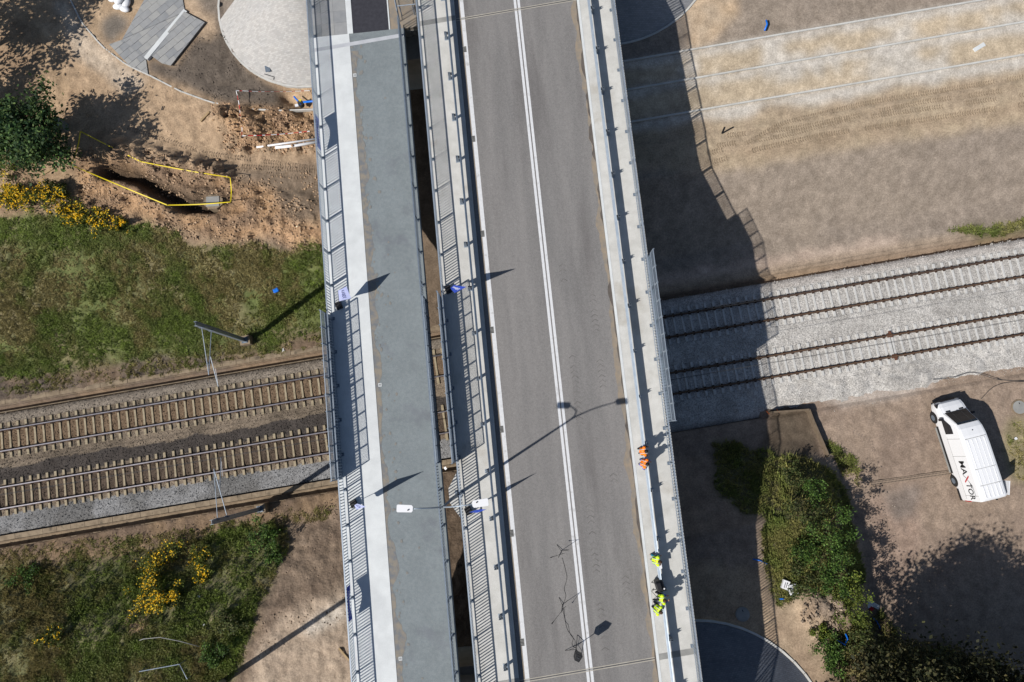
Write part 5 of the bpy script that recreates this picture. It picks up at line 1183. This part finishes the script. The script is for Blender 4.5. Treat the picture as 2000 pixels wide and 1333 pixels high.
YG = [alb(96, 112, 46), alb(120, 130, 56), alb(82, 98, 42)]
for px, r, h, pal, lab in (((1545, 935), 1.0, 1.2, DG, 'olive shrub at the top of the weedy mound'), ((1585, 960), 1.0, 1.3, RG, 'green shrub beside the shaded trench wall'), ((1560, 1010), 1.3, 1.4, DG, 'wide olive shrub in the middle of the mound'), ((1610, 1030), 1.2, 1.6, RG, 'glossy green shrub facing the yard'), ((1630, 1075), 1.3, 1.8, RG, 'largest glossy green shrub on the mound edge'), ((1575, 1080), 1.2, 1.3, RG, 'mid green shrub behind the largest shrub'), ((1560, 1125), 1.1, 1.1, DG, 'dark shrub next to the white boxes'), ((1620, 1135), 1.2, 1.4, RG, 'rounded shrub above the bare clods'), ((1655, 1150), 1.1, 1.5, YG, 'yellow-green shrub near the torn carton'), ((1660, 1190), 1.1, 1.5, YG, 'upright yellow-green shrub between clods and carton'), ((1672, 1235), 1.0, 1.4, DG, 'dark shrub behind the blue hose loop'), ((1612, 1262), 1.0, 1.0, RG, 'bright green bush by the kerb of the sett cone'), ((1630, 1290), .9, 1.0, RG, 'small bright bush touching the cone kerb'), ((1605, 1238), .6, .7, YG, 'small yellow-green bush above the bright bush'), ((1700, 1290), 1.2, 1.3, DG, 'brownish undergrowth under the broad tree'), ((1760, 1300), 1.3, 1.2, DG, 'low brush in the shade of the broad tree'), ((60, 1130), 1.0, .8, RG, 'low green shrub at the weedy bank edge'), ((515, 1045), 1.1, 1.2, RG, 'green shrub at the bank end beside the bare earth'), ((540, 1075), .8, 1.0, RG, 'smaller green shrub leaning towards the bare earth'), ((420, 1275), 1.0, 1.1, RG, 'round green shrub beside the pale pipe hoop'), ((455, 1215), .8, .7, DG, 'low olive shrub at the weeds edge'), ((30, 325), 1.3, 1.6, YG, 'yellow-green shrub below the dense tree'), ((70, 300), 1., 1.2, YG, 'bright shrub between tree and trench'), ((120, 372), .7, 1.2, DG, 'thin dark shrub beside the taped trench')):
    bush(lab, px, r, h, pal)
for px, r, h, n, lab in (((20, 395), .9, 1.1, 240, 'goldenrod clump under the tree edge'), ((70, 400), 1.0, 1.2, 300, 'tall goldenrod clump with dense yellow heads'), ((105, 378), .7, 1.2, 220, 'upright goldenrod next to the thin shrub'), ((150, 425), .8, 1.0, 220, 'goldenrod clump below the trench heap'), ((205, 438), .8, .8, 180, 'low goldenrod clump at the top of the grass'), ((42, 382), .9, 1.2, 240, 'goldenrod clump between the dense tree and the slope'), ((128, 404), .8, 1.1, 220, 'goldenrod clump pressed against the sandy bank'), ((178, 432), .7, .9, 170, 'short goldenrod clump on the sandy bank foot'), ((240, 446), .6, .7, 90, 'sparse goldenrod end of the row on the slope'), ((300, 1140), 1.0, 1.0, 200, 'goldenrod clump in the middle of the weeds'), ((325, 1095), 1.2, 1.0, 190, 'wide loose goldenrod clump on the bank top'), ((305, 1172), 1.1, 1.1, 330, 'brightest goldenrod clump above the bare patch'), ((340, 1160), .8, .9, 240, 'goldenrod clump leaning to the dry weeds'), ((405, 1120), .6, .9, 110, 'slender goldenrod beside the shaded weeds'), ((395, 1085), .8, .7, 60, 'sparse goldenrod at the bank shoulder'), ((110, 1240), .7, .7, 60, 'sparse goldenrod in the lower weeds')):
    bush(lab, px, r*1.12, h, [alb(92, 104, 44), alb(110, 116, 48), alb(74, 86, 38)], 18, 60, .07, 'goldenrod', 'goldenrod', 'goldenrod clumps', n)
# grass and weeds
HG = GZ
def ground_at(x, y):
    p = ET[0]*x+ET[1]*y; q = EQ[0]*x+EQ[1]*y; i = np.clip(np.searchsorted(QA, q), 0, len(QA)-1); j = np.clip(np.searchsorted(PA, p), 0, len(PA)-1); return HG[i, j]
def tufts(name, label, poly, n, h0, h1, pal, warp=.6, blades=12, excl=None):
    W = np.array([p2g(*q_)[:2] for q_ in poly]); lo, hi = W.min(0), W.max(0); x = RNG.uniform(lo[0], hi[0], n*3); y = RNG.uniform(lo[1], hi[1], n*3)
    z = gz(x, y); a, c = w2p(np.stack([x, y, z], -1)); a = a+(fbm(x, y, .9, 4, 3)-.5)*46*warp; c = c+(fbm(x, y, .9, 4, 9)-.5)*46*warp
    m = inpoly(a, c, poly)
    dens = fbm(x, y, .6, 3, 61); m &= RNG.random(len(x)) < np.clip((dens-.2)*2.2, .12, 1)
    x, y = x[m][:n], y[m][:n]; n = len(x); z = ground_at(x, y)-.03
    tone = fbm(x, y, .28, 3, 71); tone2 = fbm(x, y, 1.1, 3, 83)
    P_ = np.array(pal); f = sstep(.36, .64, tone*.6+tone2*.4)*(len(P_)-1); i0 = np.clip(np.floor(f+RNG.normal(0, .45, n)), 0, len(P_)-1).astype(int); tc = P_[i0]*BR*RNG.uniform(.7, 1.3, (n, 1))
    k = np.repeat(np.arange(n), blades); N_ = len(k); ang = RNG.uniform(0, 2*math.pi, N_); hh = RNG.uniform(h0, h1, N_)*(.6+.8*tone2[k]); ln = RNG.uniform(.6, 1.7, N_)*hh
    bx = x[k]+RNG.normal(0, .07, N_); by = y[k]+RNG.normal(0, .07, N_); wdt = RNG.uniform(.012, .035, N_)
    ca, sa = np.cos(ang), np.sin(ang)
    V_ = np.stack([np.stack([bx-sa*wdt, by+ca*wdt, z[k]], -1), np.stack([bx+sa*wdt, by-ca*wdt, z[k]], -1), np.stack([bx+ca*ln*.5+sa*wdt*.7, by+sa*ln*.5-ca*wdt*.7, z[k]+hh*.75], -1), np.stack([bx+ca*ln, by+sa*ln, z[k]+hh], -1)], 1).reshape(-1, 3)
    Cv = np.repeat(tc[k]*RNG.uniform(.75, 1.25, (N_, 1)), 4, 0)
    k2 = np.repeat(np.where(i0 >= 2)[0], 5); n2_ = len(k2); cen = np.stack([x[k2]+RNG.normal(0, .12, n2_), y[k2]+RNG.normal(0, .12, n2_), z[k2]+RNG.uniform(.3, 1.1, n2_)*h1*(.5+.8*tone2[k2])], -1); nm_ = RNG.normal(0, .35, (n2_, 3))+np.array([-.2, -.15, 1]); nm_ /= np.linalg.norm(nm_, axis=1)[:, None]
    V3, _, C3 = leafset(cen, nm_, RNG.uniform(.02, .055, n2_), tc[k2]*.9*RNG.uniform(.7, 1.3, (n2_, 1))); V_ = np.concatenate([V_, V3]); Cv = np.concatenate([Cv, C3]); N_ = len(V_)//4
    o = np_obj(name, V_, np.arange(4*N_).reshape(N_, 4), Cv, M_leaf, None, False); struct(o, 'stuff'); o['label'] = label; o['category'] = 'grass'; return o
WP = [alb(116, 108, 72), alb(104, 102, 60), alb(96, 100, 54), alb(90, 97, 50), alb(84, 95, 46), alb(98, 112, 50)]
tufts('grass', 'mixed green and straw grass on the slope above the drain', [(-80, 440), (120, 425), (200, 440), (330, 440), (385, 482), (450, 472), (520, 486), (560, 495), (600, 478), (640, 490), (640, 640), (500, 690), (300, 692), (200, 722), (-80, 745)], 15000, .04, .15, WP)
tufts('weeds', 'rank weeds on the bank below the lower drain', [(-80, 1125), (230, 1092), (420, 1045), (545, 1018), (565, 1060), (525, 1150), (500, 1200), (470, 1280), (430, 1380), (-80, 1380)], 11000, .06, .24, WP)
tufts('dry_grass', 'thin dry grass beside the lower drain', [(-80, 1085), (300, 1045), (660, 985), (640, 1010), (420, 1045), (230, 1095), (-80, 1125)], 1500, .06, .18, WP[:3])
tufts('dry_grass', 'thin dry grass beside the upper drain', [(-80, 750), (300, 700), (640, 640), (640, 675), (300, 735), (-80, 785)], 1300, .06, .18, WP[:3])
tufts('weeds', 'weeds covering the mound between bridge shadow and yard', [(1390, 865), (1500, 880), (1570, 895), (1640, 940), (1660, 1000), (1690, 1140), (1640, 1160), (1560, 1150), (1520, 1190), (1495, 1130), (1490, 1010), (1450, 1000), (1400, 960)], 4000, .07, .25, WP[1:5])
tufts('weeds', 'sparse weeds along the yard edge and under the trees', [(1600, 860), (1660, 880), (1690, 960), (1640, 920)], 260, .08, .2, WP[1:5])
tufts('weeds', 'undergrowth in the shade of the broad trees', [(1640, 1230), (1720, 1190), (1760, 1250), (1950, 1290), (1950, 1370), (1640, 1370)], 1200, .08, .25, WP[:4])
tufts('grass', 'grass patch at the frame of the yard beyond the van', [(1965, 830), (2080, 800), (2080, 950), (1975, 930)], 500, .06, .16, WP[:4])
tufts('grass', 'grass tufts along the edge above the upper ballast', [(1850, 452), (1930, 440), (2060, 415), (2060, 440), (1900, 462)], 350, .06, .2, WP[1:5])

# low wall at the head of the mound
wl = [p2w(x, y, z) for x, y, z in ((1502, 806, -.2), (1574, 801, -.2), (1582, 822, -.2), (1602, 868, -.2), (1612, 892, -.2))]
t = empty('retaining_wall', wl[2], 'low broken concrete wall round the head of the weedy mound', 'wall')
for a, c in zip(wl[:-1], wl[1:]):
    d = c-a; b = MB(); b.box((a+c)/2+(0, 0, .3), (np.linalg.norm(d), .12, .72), math.atan2(d[1], d[0])); b.build('wall_section', mat('dirty_wall_%d' % int(a[0]*10), alb(112, 98, 82), alb(134, 118, 100), sc=4, rough=.95), t)

# clods and small stones on the disturbed earth
def clods(label, poly, n, s0, s1, c1, c2):
    W = np.array([p2g(*q_)[:2] for q_ in poly]); lo, hi = W.min(0), W.max(0); x = RNG.uniform(lo[0], hi[0], n*2); y = RNG.uniform(lo[1], hi[1], n*2); z = gz(x, y); a, c = w2p(np.stack([x, y, z], -1)); m = inpoly(a, c, poly) & (RNG.random(len(x)) < np.clip((fbm(x, y, .8, 3, 5)-.3)*3, .05, 1)); x, y = x[m][:n], y[m][:n]; n = len(x); z = ground_at(x, y)
    s_ = s0*.8+(s1*.75-s0*.8)*RNG.random((n, 1))**3; o8 = np.array([(1, 0, 0), (-1, 0, 0), (0, 1, 0), (0, -1, 0), (0, 0, .7), (0, 0, -.7)], float)
    V_ = np.stack([x, y, z], -1)[:, None, :]+o8[None]*s_[:, None, :]*RNG.uniform(.6, 1.4, (n, 6, 1)); f8 = np.array([(0, 2, 4), (2, 1, 4), (1, 3, 4), (3, 0, 4), (2, 0, 5), (1, 2, 5), (3, 1, 5), (0, 3, 5)])
    f = RNG.random((n, 1)); cc = (soil(c1)*(1-f)+soil(c2)*f)*RNG.uniform(.85, 1.35, (n, 1))
    o = struct(np_obj('earth_clods', V_.reshape(-1, 3), (np.arange(n)[:, None, None]*6+f8[None]).reshape(-1, 3), np.repeat(cc, 6, 0), M_stone, None, True), 'stuff'); o['label'] = label; o['category'] = 'clods'
clods('lumps of sandy earth strewn round the trench', [(150, 300), (330, 300), (640, 330), (640, 500), (420, 480), (150, 410)], 5000, .03, .16, (184, 150, 112), (136, 112, 88))
clods('lumps of orange sand round the taped dig', [(410, 200), (612, 215), (612, 300), (440, 300)], 2500, .03, .16, (196, 156, 112), (150, 120, 92))
clods('small stones and clods on the sandy clearing', [(60, 60), (200, 100), (420, 205), (612, 300), (612, 340), (250, 300), (120, 200)], 2500, .015, .06, (190, 164, 132), (140, 116, 92))
clods('clods of dark topsoil in the kerbed bed', [(300, 130), (400, 60), (440, 70), (545, 175), (545, 212), (430, 200)], 2500, .03, .1, (112, 100, 88), (84, 76, 68))
clods('gravel and clods beside the lower drain', [(-60, 1075), (660, 970), (660, 1010), (420, 1050), (200, 1095), (-60, 1125)], 2500, .02, .09, (146, 122, 96), (92, 82, 74))
clods('gravel and clods beside the upper drain', [(-60, 740), (300, 690), (640, 630), (640, 672), (300, 735), (-60, 785)], 2500, .02, .09, (146, 124, 100), (92, 84, 76))
clods('clods on the bare earth between weeds and bridge', [(560, 1040), (670, 990), (690, 1200), (500, 1290), (520, 1180)], 2200, .02, .1, (150, 126, 102), (104, 90, 76))
clods('dry clods beside the mound shrubs', [(1570, 1150), (1650, 1160), (1640, 1245), (1560, 1210)], 900, .04, .2, (170, 148, 122), (124, 108, 92))
clods('small stones scattered over the yard', [(1600, 790), (1830, 760), (2060, 720), (2060, 1060), (1760, 1080), (1700, 1180), (1660, 960)], 2600, .012, .05, (180, 164, 148), (120, 106, 94))
clods('stray ballast spilled at the yard edge', [(1560, 770), (2060, 660), (2060, 715), (1800, 760), (1640, 815)], 3500, .02, .05, (200, 196, 190), (150, 146, 142))

# tyre tracks pressed into the sand and the yard
def tracks(label, lines, c, wd=.17, st=.17):
    b = MB(); col = soil(c)
    for pix in lines:
        P = np.array([p2g(*q_)[:2] for q_ in pix]); L_ = np.r_[0, np.cumsum(np.hypot(*np.diff(P, axis=0).T))]; s_ = 0
        while s_ < L_[-1]:
            x, y = [np.interp(s_, L_, P[:, k]) for k in (0, 1)]; x2, y2 = [np.interp(s_+.1, L_, P[:, k]) for k in (0, 1)]; d = np.array([x2-x, y2-y]); d /= np.linalg.norm(d)+1e-9; n_ = np.array([-d[1], d[0]])
            if vnoise(np.array([s_*.5]), np.array([x*.3]))[0] > .3:
                for sd in (-1, 1):
                    qs = [np.array([x, y])+n_*sd*a+d*f for a, f in ((.02, 0), (wd, .07), (wd, .12), (.02, .06))]
                    b.add([(q[0], q[1], float(ground_at(np.array([q[0]]), np.array([q[1]]))[0])+.022) for q in qs], [(0, 1, 2, 3) if sd < 0 else (3, 2, 1, 0)], 0, tuple(col*random.uniform(.85, 1.15)))
            s_ += st
    o = struct(b.build('tyre_tracks', M_stone), 'stuff'); o['label'] = label; o['category'] = 'tyre tracks'
tracks('chevron tyre tracks in the sand below the stepped bed', [[(1380, 300), (1450, 285), (1530, 240), (1700, 200), (2030, 146)], [(1390, 318), (1480, 292), (1600, 265), (1800, 235), (2030, 200)], [(1420, 265), (1560, 250), (1800, 200), (2030, 168)], [(1400, 285), (1520, 268), (1650, 235), (2030, 182)]], (138, 118, 92))
tracks('tyre tracks on the sandy clearing beside the cycle bridge', [[(400, 310), (500, 338), (630, 352)], [(470, 325), (630, 336)], [(250, 250), (400, 300), (620, 330)]], (134, 112, 88))
tracks('faint tyre tracks on the yard earth', [[(1640, 830), (1700, 860), (1720, 930)], [(1760, 800), (1790, 870), (1800, 930)], [(1720, 960), (1735, 1060), (1770, 1150)]], (136, 118, 104), .12, .2)
